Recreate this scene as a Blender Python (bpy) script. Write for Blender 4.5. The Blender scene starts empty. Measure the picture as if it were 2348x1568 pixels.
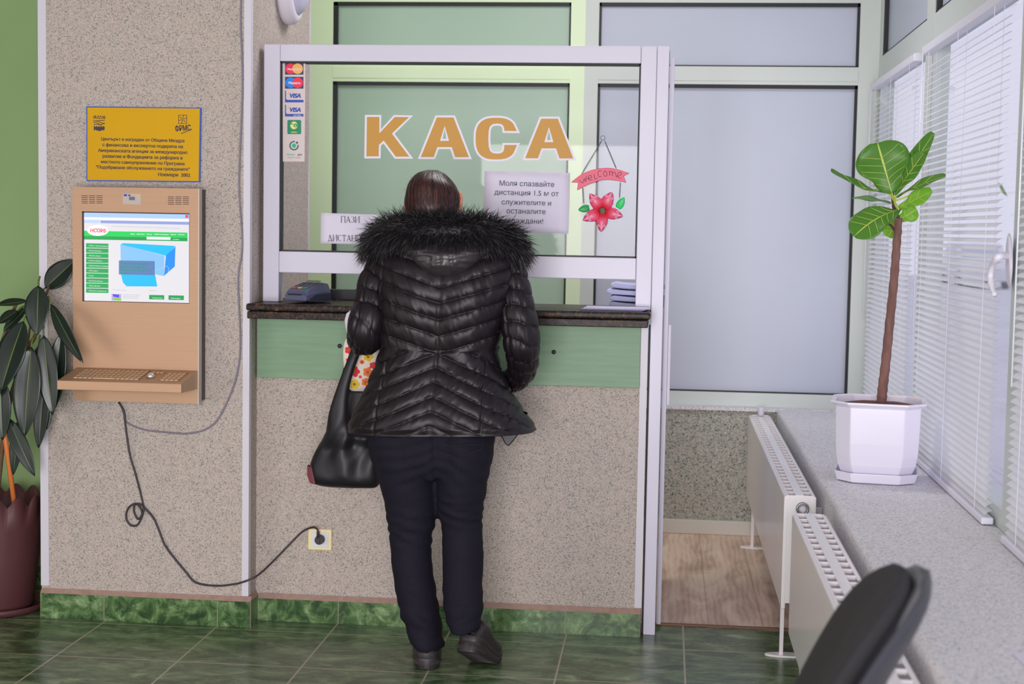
import bpy, bmesh, math, random
from mathutils import Vector, Matrix, noise as mnoise
from mathutils.geometry import tessellate_polygon
SC = bpy.context.scene
COL = SC.collection

# ------------------------------------------------------------------ camera
F_PX, W_PX, H_PX = 3458.7, 2348.0, 1568.0
PITCH, YAW, ROLL, CAM_Z = .0751842, .1007044, -.0177500, 1.38
_f = Vector((-math.sin(YAW)*math.cos(PITCH), math.cos(YAW)*math.cos(PITCH), -math.sin(PITCH)))
_r = Vector((math.cos(YAW), math.sin(YAW), 0)); _d = _f.cross(_r)
CR = math.cos(ROLL)*_r + math.sin(ROLL)*_d
CD = -math.sin(ROLL)*_r + math.cos(ROLL)*_d
CF = _f
CPOS = Vector((0, 0, CAM_Z))
cam = bpy.data.cameras.new('camera')
cam.sensor_width = 36.0
cam.lens = F_PX/W_PX*36.0
cam.clip_start = .05
cam.dof.use_dof = True
cam.dof.focus_distance = 5.0
cam.dof.aperture_fstop = 4.0
camo = bpy.data.objects.new('camera', cam); COL.objects.link(camo)
m = Matrix((CR, -CD, -CF)).transposed().to_4x4(); m.translation = CPOS
camo.matrix_world = m
SC.camera = camo

def ray(px, py):
    return CR*((px-W_PX/2)/F_PX) + CD*((py-H_PX/2)/F_PX) + CF
def at(px, py, Y):          # point of the wall-parallel plane at depth Y
    d = ray(px, py); return CPOS + d*(Y/d.y)
def atX(px, py, X):
    d = ray(px, py); return CPOS + d*(X/d.x)
def atZ(px, py, Z=0.0):
    d = ray(px, py); return CPOS + d*((Z-CAM_Z)/d.z)

# ------------------------------------------------------------------ light
SC.view_settings.view_transform = 'Standard'
SC.view_settings.look = 'None'
SC.view_settings.gamma = 1.0
SC.view_settings.use_curve_mapping = False
SC.view_settings.exposure = 0.16
SC.cycles.use_denoising = True
SC.cycles.max_bounces = 8
SC.cycles.transparent_max_bounces = 16
SC.cycles.caustics_reflective = False
SC.cycles.caustics_refractive = False
wd = bpy.data.worlds.new('daylight'); SC.world = wd; wd.use_nodes = True
bg = wd.node_tree.nodes['Background']
bg.inputs[0].default_value = (.82, .815, 1.0, 1); bg.inputs[1].default_value = .86
def area(name, loc, size, energy, color=(1, 1, 1), rot=(0, 0, 0), sy=None):
    l = bpy.data.lights.new(name, 'AREA'); l.energy = energy; l.color = color
    l.shape = 'RECTANGLE'; l.size = size; l.size_y = sy or size
    o = bpy.data.objects.new(name, l); COL.objects.link(o); o.location = loc; o.rotation_euler = rot
    return o
FILL_TINT = (1, .965, .985)
area('ceiling_lamp_hall', (-2.3, 2.9, 2.93), 1.5, 2, (1, .93, .86), sy=1.5)
area('ceiling_lamp_hall', (-.3, 1.6, 2.93), 1.5, 2, (1, .94, .92), sy=1.5)
area('office_fill', (-1.9, 6.1, 2.93), .8, 4.5, (.93, 1, .92), sy=.5)  # added unseen; its tint stands in for bounce off green walls
area('office_fill', (-.35, 5.55, 2.93), .9, 19, (1, .955, .975), sy=.5)  # added unseen to brighten the office floor and radiators
# unseen fill lights added behind the camera and at the hall's left side
area('rear_fill', (-.25, -1.9, 1.05), 2.5, 235, FILL_TINT, (math.radians(90), 0, 0), sy=2.0)
area('side_fill', (-3.9, 1.2, .9), 2.6, 36, (1, .94, .91), (math.radians(90), 0, math.radians(-90)), sy=1.6)

# ------------------------------------------------------------------ colours / materials
def lin(c):
    c = c/255.0
    return c/12.92 if c <= .04045 else ((c+.055)/1.055)**2.4
def rgb(r, g, b, k=1.0): return (min(lin(r)*k, .95), min(lin(g)*k, .95), min(lin(b)*k, .95), 1)
MATS = {}
def mat(name, col, rough=.5, metal=0.0, spec=.5, **kw):
    if name in MATS: return MATS[name]
    mt = bpy.data.materials.new(name); mt.use_nodes = True
    b = mt.node_tree.nodes['Principled BSDF']
    b.inputs['Base Color'].default_value = col
    b.inputs['Roughness'].default_value = rough
    b.inputs['Metallic'].default_value = metal
    b.inputs['Specular IOR Level'].default_value = spec
    nt = mt.node_tree
    if kw.get('emit'):
        b.inputs['Emission Color'].default_value = kw.get('ecol', col)
        b.inputs['Emission Strength'].default_value = kw['emit']
    if kw.get('coat'): b.inputs['Coat Weight'].default_value = kw['coat']
    if kw.get('sheen'):
        b.inputs['Sheen Weight'].default_value = kw['sheen']; b.inputs['Sheen Roughness'].default_value = .4
    if kw.get('var'):            # gentle colour mottling: (scale, amount)
        s, a = kw['var'][:2]
        sc3 = kw['var'][2] if len(kw['var']) > 2 else (1, 1, 1)
        tc = nt.nodes.new('ShaderNodeTexCoord'); mp = nt.nodes.new('ShaderNodeMapping')
        mp.inputs['Scale'].default_value = sc3
        n = nt.nodes.new('ShaderNodeTexNoise'); n.inputs['Scale'].default_value = s; n.inputs['Detail'].default_value = 5
        nt.links.new(tc.outputs['Object'], mp.inputs[0]); nt.links.new(mp.outputs[0], n.inputs['Vector'])
        r = nt.nodes.new('ShaderNodeValToRGB')
        r.color_ramp.elements[0].position = .3; r.color_ramp.elements[1].position = .7
        r.color_ramp.elements[0].color = tuple(min(1, x*(1-a)) for x in col[:3])+(1,)
        r.color_ramp.elements[1].color = tuple(min(1, x*(1+a)) for x in col[:3])+(1,)
        nt.links.new(n.outputs['Fac'], r.inputs[0]); nt.links.new(r.outputs[0], b.inputs['Base Color'])
    if kw.get('bump'):           # (scale, strength, distance)
        s, st, di = kw['bump'][:3]
        sc3 = kw['bump'][3] if len(kw['bump']) > 3 else (1, 1, 1)
        tc = nt.nodes.new('ShaderNodeTexCoord'); mp = nt.nodes.new('ShaderNodeMapping')
        mp.inputs['Scale'].default_value = sc3
        n = nt.nodes.new('ShaderNodeTexNoise'); n.inputs['Scale'].default_value = s; n.inputs['Detail'].default_value = 4
        bu = nt.nodes.new('ShaderNodeBump'); bu.inputs['Strength'].default_value = st; bu.inputs['Distance'].default_value = di
        nt.links.new(tc.outputs['Object'], mp.inputs[0]); nt.links.new(mp.outputs[0], n.inputs['Vector'])
        nt.links.new(n.outputs['Fac'], bu.inputs['Height']); nt.links.new(bu.outputs[0], b.inputs['Normal'])
    MATS[name] = mt
    return mt
def ramp(nt, stops, const=False):
    r = nt.nodes.new('ShaderNodeValToRGB')
    if const: r.color_ramp.interpolation = 'CONSTANT'
    e = r.color_ramp.elements
    e[0].position, e[0].color = stops[0]; e[1].position, e[1].color = stops[-1]
    for p, c in stops[1:-1]:
        x = e.new(p); x.color = c
    return r
def speckle(name, base, k=1.0, scale=330.0, rough=.75, con=1.0):
    """pebble-dash plaster: tiny cells of beige, grey green and dark grit"""
    mt = bpy.data.materials.new(name); mt.use_nodes = True; nt = mt.node_tree
    b = nt.nodes['Principled BSDF']; b.inputs['Roughness'].default_value = rough
    b.inputs['Specular IOR Level'].default_value = .25
    tc = nt.nodes.new('ShaderNodeTexCoord')
    v = nt.nodes.new('ShaderNodeTexVoronoi'); v.inputs['Scale'].default_value = scale
    n = nt.nodes.new('ShaderNodeTexNoise'); n.inputs['Scale'].default_value = 42; n.inputs['Detail'].default_value = 3
    nt.links.new(tc.outputs['Object'], v.inputs['Vector']); nt.links.new(tc.outputs['Object'], n.inputs['Vector'])
    sp = nt.nodes.new('ShaderNodeSeparateColor'); nt.links.new(v.outputs['Color'], sp.inputs[0])
    ad = nt.nodes.new('ShaderNodeMath'); ad.operation = 'MULTIPLY_ADD'; ad.inputs[1].default_value = .30; ad.inputs[2].default_value = -.15
    nt.links.new(n.outputs['Fac'], ad.inputs[0])
    a2 = nt.nodes.new('ShaderNodeMath'); a2.operation = 'ADD'
    nt.links.new(sp.outputs[0], a2.inputs[0]); nt.links.new(ad.outputs[0], a2.inputs[1])
    R, G, B = base
    f = lambda m: 1+(m-1)*con
    r = ramp(nt, [(0, rgb(R*f(.58), G*f(.63), B*f(.63), k)), (.10, rgb(R*f(.78), G*f(.82), B*f(.80), k)), (.24, rgb(R*f(.92), G*f(.94), B*f(.93), k)), (.5, rgb(R*1.0, G*.99, B*.98, k)),
                  (.72, rgb(R*1.01, G*.97, B*.98, k)), (.86, rgb(R*f(1.06), G*f(1.06), B*f(1.07), k)), (1, rgb(R*f(1.07), G*f(1.07), B*f(1.08), k))], True)
    nt.links.new(a2.outputs[0], r.inputs[0]); nt.links.new(r.outputs[0], b.inputs['Base Color'])
    bu = nt.nodes.new('ShaderNodeBump'); bu.inputs['Strength'].default_value = .25; bu.inputs['Distance'].default_value = .002
    nt.links.new(v.outputs['Distance'], bu.inputs['Height']); nt.links.new(bu.outputs[0], b.inputs['Normal'])
    return mt
def marble(name, k=1.0, grout=True, stretch=(1, 1, 1), rough=.25, gx0=.091, gy0=.16, vein=.5, cols=None, scale=9, detail=9):
    """green veined ceramic tile, 40 cm joints on the floor"""
    mt = bpy.data.materials.new(name); mt.use_nodes = True; nt = mt.node_tree
    b = nt.nodes['Principled BSDF']; b.inputs['Roughness'].default_value = rough
    tc = nt.nodes.new('ShaderNodeTexCoord'); mp = nt.nodes.new('ShaderNodeMapping')
    mp.inputs['Scale'].default_value = stretch
    nt.links.new(tc.outputs['Object'], mp.inputs[0])
    n = nt.nodes.new('ShaderNodeTexNoise'); n.inputs['Scale'].default_value = scale; n.inputs['Detail'].default_value = detail
    n.inputs['Roughness'].default_value = .68; n.inputs['Distortion'].default_value = .8
    nt.links.new(mp.outputs[0], n.inputs['Vector'])
    cols = cols or ((34, 58, 26), (56, 86, 42), (84, 114, 62), (112, 140, 88), (150, 170, 124))
    r = ramp(nt, [(p_, rgb(*c_, k)) for p_, c_ in zip((.30, .43, .53, .62, .74), cols)])
    nt.links.new(n.outputs['Fac'], r.inputs[0])
    n2 = nt.nodes.new('ShaderNodeTexNoise'); n2.inputs['Scale'].default_value = 6; n2.inputs['Detail'].default_value = 7; n2.inputs['Distortion'].default_value = 1.6
    nt.links.new(mp.outputs[0], n2.inputs['Vector'])
    s = nt.nodes.new('ShaderNodeMath'); s.operation = 'SUBTRACT'; s.inputs[1].default_value = .5; nt.links.new(n2.outputs['Fac'], s.inputs[0])
    ab = nt.nodes.new('ShaderNodeMath'); ab.operation = 'ABSOLUTE'; nt.links.new(s.outputs[0], ab.inputs[0])
    vr = ramp(nt, [(0, (1, 1, 1, 1)), (.006, (.5, .5, .5, 1)), (.018, (0, 0, 0, 1))]); nt.links.new(ab.outputs[0], vr.inputs[0])
    mx = nt.nodes.new('ShaderNodeMixRGB'); mx.inputs[2].default_value = rgb(150, 172, 128, k)
    vm = nt.nodes.new('ShaderNodeMath'); vm.operation = 'MULTIPLY'; vm.inputs[1].default_value = vein
    nt.links.new(vr.outputs[0], vm.inputs[0])
    nt.links.new(vm.outputs[0], mx.inputs[0]); nt.links.new(r.outputs[0], mx.inputs[1])
    out = mx.outputs[0]
    if grout:
        sx = nt.nodes.new('ShaderNodeSeparateXYZ'); nt.links.new(tc.outputs['Object'], sx.inputs[0])
        masks = []
        for ax, g0 in ((0, gx0), (1, gy0)):
            a = nt.nodes.new('ShaderNodeMath'); a.operation = 'ADD'; a.inputs[1].default_value = 40*.398-g0+.199
            nt.links.new(sx.outputs[ax], a.inputs[0])
            mo = nt.nodes.new('ShaderNodeMath'); mo.operation = 'MODULO'; mo.inputs[1].default_value = .398
            nt.links.new(a.outputs[0], mo.inputs[0])
            c = nt.nodes.new('ShaderNodeMath'); c.operation = 'COMPARE'; c.inputs[1].default_value = .199; c.inputs[2].default_value = .0031
            nt.links.new(mo.outputs[0], c.inputs[0]); masks.append(c)
        mxm = nt.nodes.new('ShaderNodeMath'); mxm.operation = 'MAXIMUM'
        nt.links.new(masks[0].outputs[0], mxm.inputs[0]); nt.links.new(masks[1].outputs[0], mxm.inputs[1])
        m3 = nt.nodes.new('ShaderNodeMixRGB'); m3.inputs[2].default_value = rgb(166, 156, 134, k)
        nt.links.new(mxm.outputs[0], m3.inputs[0]); nt.links.new(out, m3.inputs[1]); out = m3.outputs[0]
    nt.links.new(out, b.inputs['Base Color'])
    return mt
def glass(name, tint=(1, 1, 1), k=.55):
    """single clear sheet: mostly see-through, mirror share rising at grazing view"""
    mt = bpy.data.materials.new(name); mt.use_nodes = True; nt = mt.node_tree
    nt.nodes.remove(nt.nodes['Principled BSDF'])
    t = nt.nodes.new('ShaderNodeBsdfTransparent'); t.inputs[0].default_value = tint+(1,)
    g = nt.nodes.new('ShaderNodeBsdfGlossy'); g.inputs['Roughness'].default_value = .02
    lw = nt.nodes.new('ShaderNodeLayerWeight'); lw.inputs[0].default_value = .5
    p = nt.nodes.new('ShaderNodeMath'); p.operation = 'POWER'; p.inputs[1].default_value = 4; nt.links.new(lw.outputs['Facing'], p.inputs[0])
    q = nt.nodes.new('ShaderNodeMath'); q.operation = 'MULTIPLY_ADD'; q.inputs[1].default_value = k; q.inputs[2].default_value = .018; nt.links.new(p.outputs[0], q.inputs[0])
    mx = nt.nodes.new('ShaderNodeMixShader')
    nt.links.new(q.outputs[0], mx.inputs[0]); nt.links.new(t.outputs[0], mx.inputs[1]); nt.links.new(g.outputs[0], mx.inputs[2])
    nt.links.new(mx.outputs[0], nt.nodes['Material Output'].inputs[0])
    return mt
def transl(name, col, k=.5, rough=.5):
    """thin sheet that also lets light glow through (leaf, blind slat, frosted film)"""
    mt = bpy.data.materials.new(name); mt.use_nodes = True; nt = mt.node_tree
    b = nt.nodes['Principled BSDF']; b.inputs['Base Color'].default_value = col; b.inputs['Roughness'].default_value = rough
    b.inputs['Specular IOR Level'].default_value = .3
    t = nt.nodes.new('ShaderNodeBsdfTranslucent'); t.inputs[0].default_value = col
    mx = nt.nodes.new('ShaderNodeMixShader'); mx.inputs[0].default_value = k
    nt.links.new(b.outputs[0], mx.inputs[1]); nt.links.new(t.outputs[0], mx.inputs[2])
    nt.links.new(mx.outputs[0], nt.nodes['Material Output'].inputs[0])
    MATS[name] = mt
    return mt

# ------------------------------------------------------------------ object helpers
OFF = {}
def tag(o, label=None, cat=None, group=None, kind=None):
    if label: o['label'] = label
    if cat: o['category'] = cat
    if group: o['group'] = group
    if kind: o['kind'] = kind
    return o
def thing(name, loc, label, cat, group=None):
    o = bpy.data.objects.new(name, None); COL.objects.link(o); o.location = loc
    o.empty_display_size = .05
    OFF[o.name] = Vector(loc)
    return tag(o, label, cat, group)
def kids(o): return [c for c in bpy.data.objects if c.parent == o]
def copy_tree(o, parent=None):
    c = o.copy(); COL.objects.link(c); c.parent = parent
    for k in kids(o): copy_tree(k, c)
    return c
class MB:
    """collects geometry in world coordinates; build() links it as ONE mesh object"""
    def __init__(s): s.v = []; s.f = []; s.m = []; s.s = []
    def face(s, idx, m=0, sm=False): s.f.append(tuple(idx)); s.m.append(m); s.s.append(sm)
    def add(s, verts, faces, m=0, sm=False):
        n = len(s.v); s.v += [Vector(p) for p in verts]
        for f in faces: s.face([i+n for i in f], m, sm)
        return s
    def box(s, x0, x1, y0, y1, z0, z1, m=0):
        P = [(x, y, z) for z in (z0, z1) for y in (y0, y1) for x in (x0, x1)]
        return s.add(P, [(0, 2, 3, 1), (4, 5, 7, 6), (0, 1, 5, 4), (2, 6, 7, 3), (0, 4, 6, 2), (1, 3, 7, 5)], m)
    def hull(s, bottom, top, m=0, sm=False):      # prism between two equal rings
        n = len(bottom); b = len(s.v); s.v += [Vector(p) for p in bottom]+[Vector(p) for p in top]
        for i in range(n):
            j = (i+1) % n; s.face((b+i, b+j, b+n+j, b+n+i), m, sm)
        s.face([b+i for i in reversed(range(n))], m); s.face([b+n+i for i in range(n)], m)
        return s
    def loft(s, rings, m=0, sm=True, cap=(True, True), closed=True):
        b = len(s.v); n = len(rings[0])
        for r in rings: s.v += [Vector(p) for p in r]
        for i in range(len(rings)-1):
            for j in range(n if closed else n-1):
                k = (j+1) % n
                s.face((b+i*n+j, b+i*n+k, b+(i+1)*n+k, b+(i+1)*n+j), m, sm)
        if closed and cap[0]: s.face([b+j for j in reversed(range(n))], m, sm)
        if closed and cap[1]: s.face([b+(len(rings)-1)*n+j for j in range(n)], m, sm)
        return s
    def tube(s, path, rad, n=10, m=0, cap=True):
        path = [Vector(p) for p in path]
        if not isinstance(rad, (list, tuple)): rad = [rad]*len(path)
        rings = []; up = None
        for i, p in enumerate(path):
            t = (path[min(i+1, len(path)-1)]-path[max(i-1, 0)])
            if t.length < 1e-9: t = Vector((0, 0, 1))
            t.normalize()
            if up is None: up = t.orthogonal().normalized()
            up = (up-t*up.dot(t)); up = up.normalized() if up.length > 1e-6 else t.orthogonal().normalized()
            w = t.cross(up)
            r = rad[i]
            rings.append([p+(up*math.cos(a)+w*math.sin(a))*r for a in [2*math.pi*k/n for k in range(n)]])
        return s.loft(rings, m, True, (cap, cap))
    def cyl(s, a, b, r, n=16, m=0, r2=None, sm=True):
        a = Vector(a); b = Vector(b); t = (b-a).normalized(); u = t.orthogonal().normalized(); w = t.cross(u)
        ring = lambda c, q: [c+(u*math.cos(2*math.pi*k/n)+w*math.sin(2*math.pi*k/n))*q for k in range(n)]
        B = len(s.v); s.v += ring(a, r)+ring(b, r if r2 is None else r2)
        for k in range(n):
            j = (k+1) % n; s.face((B+k, B+j, B+n+j, B+n+k), m, sm)
        s.face([B+k for k in reversed(range(n))], m); s.face([B+n+k for k in range(n)], m)
        return s
    def sphere(s, c, r, m=0, nu=16, nv=10):
        c = Vector(c); r = Vector((r, r, r)) if not isinstance(r, (tuple, Vector)) else Vector(r)
        rings = []
        for i in range(nv+1):
            t = math.pi*(i/nv); t = min(max(t, .02), math.pi-.02)
            rings.append([c+Vector((r.x*math.sin(t)*math.cos(2*math.pi*k/nu), r.y*math.sin(t)*math.sin(2*math.pi*k/nu), -r.z*math.cos(t))) for k in range(nu)])
        return s.loft(rings, m)
    def plate(s, pts, thick, m=0, axis=(0, 1, 0)):      # extruded (possibly concave) polygon, back face + sides
        a = Vector(axis)*thick; n = len(pts); b = len(s.v)
        s.v += [Vector(p) for p in pts]+[Vector(p)+a for p in pts]
        s.face(range(n), m); s.face([b+n+i for i in reversed(range(n))] if 0 else [n+i for i in reversed(range(n))], m)
        s.f[-2] = tuple(b+i for i in range(n)); s.f[-1] = tuple(b+n+i for i in reversed(range(n)))
        for i in range(n):
            j = (i+1) % n; s.face((b+j, b+i, b+n+i, b+n+j), m)
        return s
    def build(s, name, mats, parent=None, bevel=0, seg=2, loc=None, subsurf=0, solid=0, normals=True):
        o0 = Vector((0, 0, 0))
        if parent is not None: o0 = OFF[parent.name]
        elif loc is not None: o0 = Vector(loc)
        me = bpy.data.meshes.new(name)
        me.from_pydata([tuple(p-o0) for p in s.v], [], s.f)
        if not isinstance(mats, (list, tuple)): mats = [mats]
        for q in mats: me.materials.append(q)
        me.polygons.foreach_set('material_index', s.m)
        me.polygons.foreach_set('use_smooth', s.s)
        me.update()
        if normals:
            bm = bmesh.new(); bm.from_mesh(me); bmesh.ops.recalc_face_normals(bm, faces=bm.faces); bm.to_mesh(me); bm.free()
        o = bpy.data.objects.new(name, me); COL.objects.link(o)
        OFF[o.name] = o0
        if parent is not None: o.parent = parent
        elif loc is not None: o.location = loc
        if solid:
            q = o.modifiers.new('solid', 'SOLIDIFY'); q.thickness = solid; q.offset = 0
        if bevel:
            q = o.modifiers.new('bevel', 'BEVEL'); q.width = bevel; q.segments = seg; q.limit_method = 'ANGLE'; q.angle_limit = math.radians(40)
            q.harden_normals = False
        if subsurf:
            q = o.modifiers.new('subsurf', 'SUBSURF'); q.levels = subsurf; q.render_levels = subsurf
        return o
def offset_poly(pts, d):
    n = len(pts); out = []
    area2 = sum(pts[i][0]*pts[(i+1) % n][1]-pts[(i+1) % n][0]*pts[i][1] for i in range(n))
    sg = 1 if area2 > 0 else -1
    for i in range(n):
        p0, p1, p2 = Vector(pts[i-1]).to_2d(), Vector(pts[i]).to_2d(), Vector(pts[(i+1) % n]).to_2d()
        a = (p1-p0).normalized(); c = (p2-p1).normalized()
        na = Vector((a.y, -a.x))*sg; nc = Vector((c.y, -c.x))*sg
        bis = na+nc
        k = d/max(.35, 1+na.dot(nc))
        q = p1+bis*k; out.append((q.x, q.y))
    return out
def struct(name, mb, mats, bevel=0, **k):
    o = mb.build(name, mats, None, bevel, **k); o['kind'] = 'structure'; return o
def text(name, body, anchor, mt, parent, size=None, width=None, height=None, bold=0, shear=0, align='CENTER', spacing=1, line=1, tilt=0, front=0, thick=.0003, rot=None, fit=None):
    """lettering lying on a plane that faces the hall; anchor = world point of the first line's baseline (by align)"""
    cu = bpy.data.curves.new(name, 'FONT'); cu.body = body; cu.size = 1; cu.align_x = align
    cu.shear = shear; cu.space_character = spacing; cu.space_line = line
    to = bpy.data.objects.new(name, cu); COL.objects.link(to)
    crv = to.to_curve(bpy.context.evaluated_depsgraph_get())
    loops = []
    for sp in crv.splines:          # outlines as polygons; every outer outline is filled on its own with the holes inside it
        n = len(sp.bezier_points); L = []
        for i in range(n):
            p, q = sp.bezier_points[i], sp.bezier_points[(i+1) % n]
            straight = (p.handle_right-p.co).cross(q.co-p.co).length < 1e-6 and (q.handle_left-q.co).cross(q.co-p.co).length < 1e-6
            for k in range(1 if straight else 4):
                u = k/4; c = p.co*(1-u)**3+p.handle_right*3*u*(1-u)**2+q.handle_left*3*u*u*(1-u)+q.co*u**3; c = (c.x, c.y)
                if not L or math.hypot(c[0]-L[-1][0], c[1]-L[-1][1]) > 1e-4: L.append(c)
        if len(L) > 2 and math.hypot(L[0][0]-L[-1][0], L[0][1]-L[-1][1]) < 1e-4: L.pop()
        if len(L) > 2: loops.append(L)
    to.to_curve_clear()
    COL.objects.unlink(to); bpy.data.objects.remove(to); bpy.data.curves.remove(cu)
    if not loops: return None
    ar = lambda L: sum(L[i][0]*L[(i+1) % len(L)][1]-L[(i+1) % len(L)][0]*L[i][1] for i in range(len(L)))/2
    def inside(p, L):
        r = False
        for i in range(len(L)):
            (x1, y1), (x2, y2) = L[i], L[i-1]
            if (y1 > p[1]) != (y2 > p[1]) and p[0] < (x2-x1)*(p[1]-y1)/(y2-y1)+x1: r = not r
        return r
    host = lambda H: [L for L in loops if L is not H and ar(L)*ar(H) < 0 and abs(ar(L)) > abs(ar(H)) and all(inside(p, L) for p in H)]
    outer = [L for L in loops if not host(L)]; holes = {id(L): [] for L in outer}
    for H in loops:
        c = [L for L in host(H) if id(L) in holes]
        if c: holes[id(min(c, key=lambda L: abs(ar(L))))].append(H)
    V, FC_, zi = [], [], 0
    for L in outer:
        g = [L]+holes[id(L)]
        tri = tessellate_polygon([[Vector((x, y, 0)) for x, y in q] for q in g])
        for sx_, sy_ in (((0, 0),) if not bold else ((-1, -.5), (1, -.5), (-1, .5), (1, .5), (0, 0))):     # heavier strokes
            n0 = len(V); zi += 1
            for q in g: V += [(x+sx_*bold, y+sy_*bold, (zi % 7)*.008) for x, y in q]
            for t_ in tri:
                a_, b_, c_ = (Vector(V[n0+i][:2]+(0,)) for i in t_)
                FC_.append(tuple(n0+i for i in (t_ if (b_-a_).cross(c_-a_).z > 0 else t_[::-1])))
    me = bpy.data.meshes.new(name); me.from_pydata(V, [], FC_); me.update()
    xs = [v.co.x for v in me.vertices]; ys = [v.co.y for v in me.vertices]
    if not xs: return None
    sx = sy = size or 1
    if width: sx = sy = width/(max(xs)-min(xs))
    if height: sy = height/(max(ys)-min(ys)); sx = sx if width else sy
    off = OFF[parent.name] if parent is not None else Vector((0, 0, 0))
    A = Vector(anchor)
    ca, sa = math.cos(tilt), math.sin(tilt)
    R = rot or Matrix(((1, 0, 0), (0, 0, -1), (0, 1, 0)))
    for v in me.vertices:
        x, y = v.co.x*sx, v.co.y*sy
        x, y = x*ca-y*sa, x*sa+y*ca
        v.co = A + R @ Vector((x, y, front+v.co.z*sx)) - off
    me.materials.append(mt)
    o = bpy.data.objects.new(name, me); COL.objects.link(o)
    OFF[o.name] = off
    if parent is not None: o.parent = parent
    return o
def smooth_path(pts, n=8):
    """Catmull-Rom through pts"""
    P = [Vector(p) for p in pts]; P = [P[0]*2-P[1]]+P+[P[-1]*2-P[-2]]; out = []
    for i in range(1, len(P)-2):
        for k in range(n):
            t = k/n; a, b, c, d = P[i-1:i+3]
            out.append(.5*((2*b)+(c-a)*t+(2*a-5*b+4*c-d)*t*t+(3*b-a-3*c+d)*t**3))
    out.append(P[-2]); return out
def lerp_table(tab, x):
    if x <= tab[0][0]: return tab[0][1:]
    for a, b in zip(tab, tab[1:]):
        if x <= b[0]:
            t = (x-a[0])/(b[0]-a[0]); return tuple(p+(q-p)*t for p, q in zip(a[1:], b[1:]))
    return tab[-1][1:]
def curve_table(tab, x):
    """smooth (Catmull-Rom) interpolation of a table of rows (x, v1, v2 ...)"""
    n = len(tab)
    if x <= tab[0][0]: return tab[0][1:]
    if x >= tab[-1][0]: return tab[-1][1:]
    for i in range(n-1):
        if x <= tab[i+1][0]:
            t = (x-tab[i][0])/(tab[i+1][0]-tab[i][0])
            h = tab[i+1][0]-tab[i][0]; res = []
            for c in range(1, len(tab[0])):
                v0, v1 = tab[i][c], tab[i+1][c]
                m0 = (tab[i+1][c]-tab[i-1][c])/(tab[i+1][0]-tab[i-1][0]) if i > 0 else (v1-v0)/h
                m1 = (tab[i+2][c]-tab[i][c])/(tab[i+2][0]-tab[i][0]) if i < n-2 else (v1-v0)/h
                res.append((2*t**3-3*t*t+1)*v0+(t**3-2*t*t+t)*h*m0+(-2*t**3+3*t*t)*v1+(t**3-t*t)*h*m1)
            return tuple(res)
# ================================================================== the setting
KA = 1.28      # paint reflectance of a surface that shows as the given sRGB under the room light
M_wall = speckle('speckled_plaster_beige', (178, 166, 158), KA, 340, con=.72)
M_wall_cool = speckle('speckled_plaster_grey', (208, 206, 210), KA, 260, con=.55)
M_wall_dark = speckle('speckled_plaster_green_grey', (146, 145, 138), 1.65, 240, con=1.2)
M_green = mat('apple_green_paint', rgb(128, 154, 102, KA), .65, var=(3, .04))
M_white = mat('white_plastic_trim', rgb(198, 193, 202, KA), .45)
M_pvc = mat('white_pvc_profile', rgb(196, 192, 206, KA), .38)
M_pvcg = mat('white_profile_green_lit', rgb(206, 232, 188, KA), .4)  # white frame with green bounce light put into its colour
M_pvcr = mat('grey_white_metal_profile', rgb(186, 193, 188, KA), .4)
M_black = mat('black_rubber_gasket', rgb(18, 22, 24), .55)
M_frost = mat('frosted_film_pane', rgb(172, 178, 192, KA), .35, spec=.4, var=(1.2, .03))
M_frostg = mat('frosted_pane_green_lit', rgb(158, 182, 164, KA), .35, spec=.4, var=(1.2, .03))  # green bounce light painted into the left panes
M_pvcgreen = mat('pale_profile_green_lit', rgb(182, 212, 162, KA), .4)  # same green light in the colour; on no object
M_ceil = mat('ceiling_paint', rgb(146, 141, 137), .8)
M_tile = marble('green_marbled_floor_tile', 1.25, True, (.8, 1.7, 1), .27, vein=.16, cols=((42, 58, 36), (62, 84, 54), (90, 112, 76), (118, 136, 100), (158, 170, 138)))
M_tileb = marble('green_marbled_skirting_tile', 1.12, False, (1, 1, 1), .3, vein=.28, scale=17, cols=((26, 46, 22), (46, 76, 36), (84, 114, 66), (124, 150, 104), (176, 194, 156)))
M_grout = mat('pinkish_mortar', rgb(152, 124, 112, KA), .85, var=(40, .12))
M_grout2 = mat('grey_joint', rgb(138, 132, 116, KA), .85)

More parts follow.
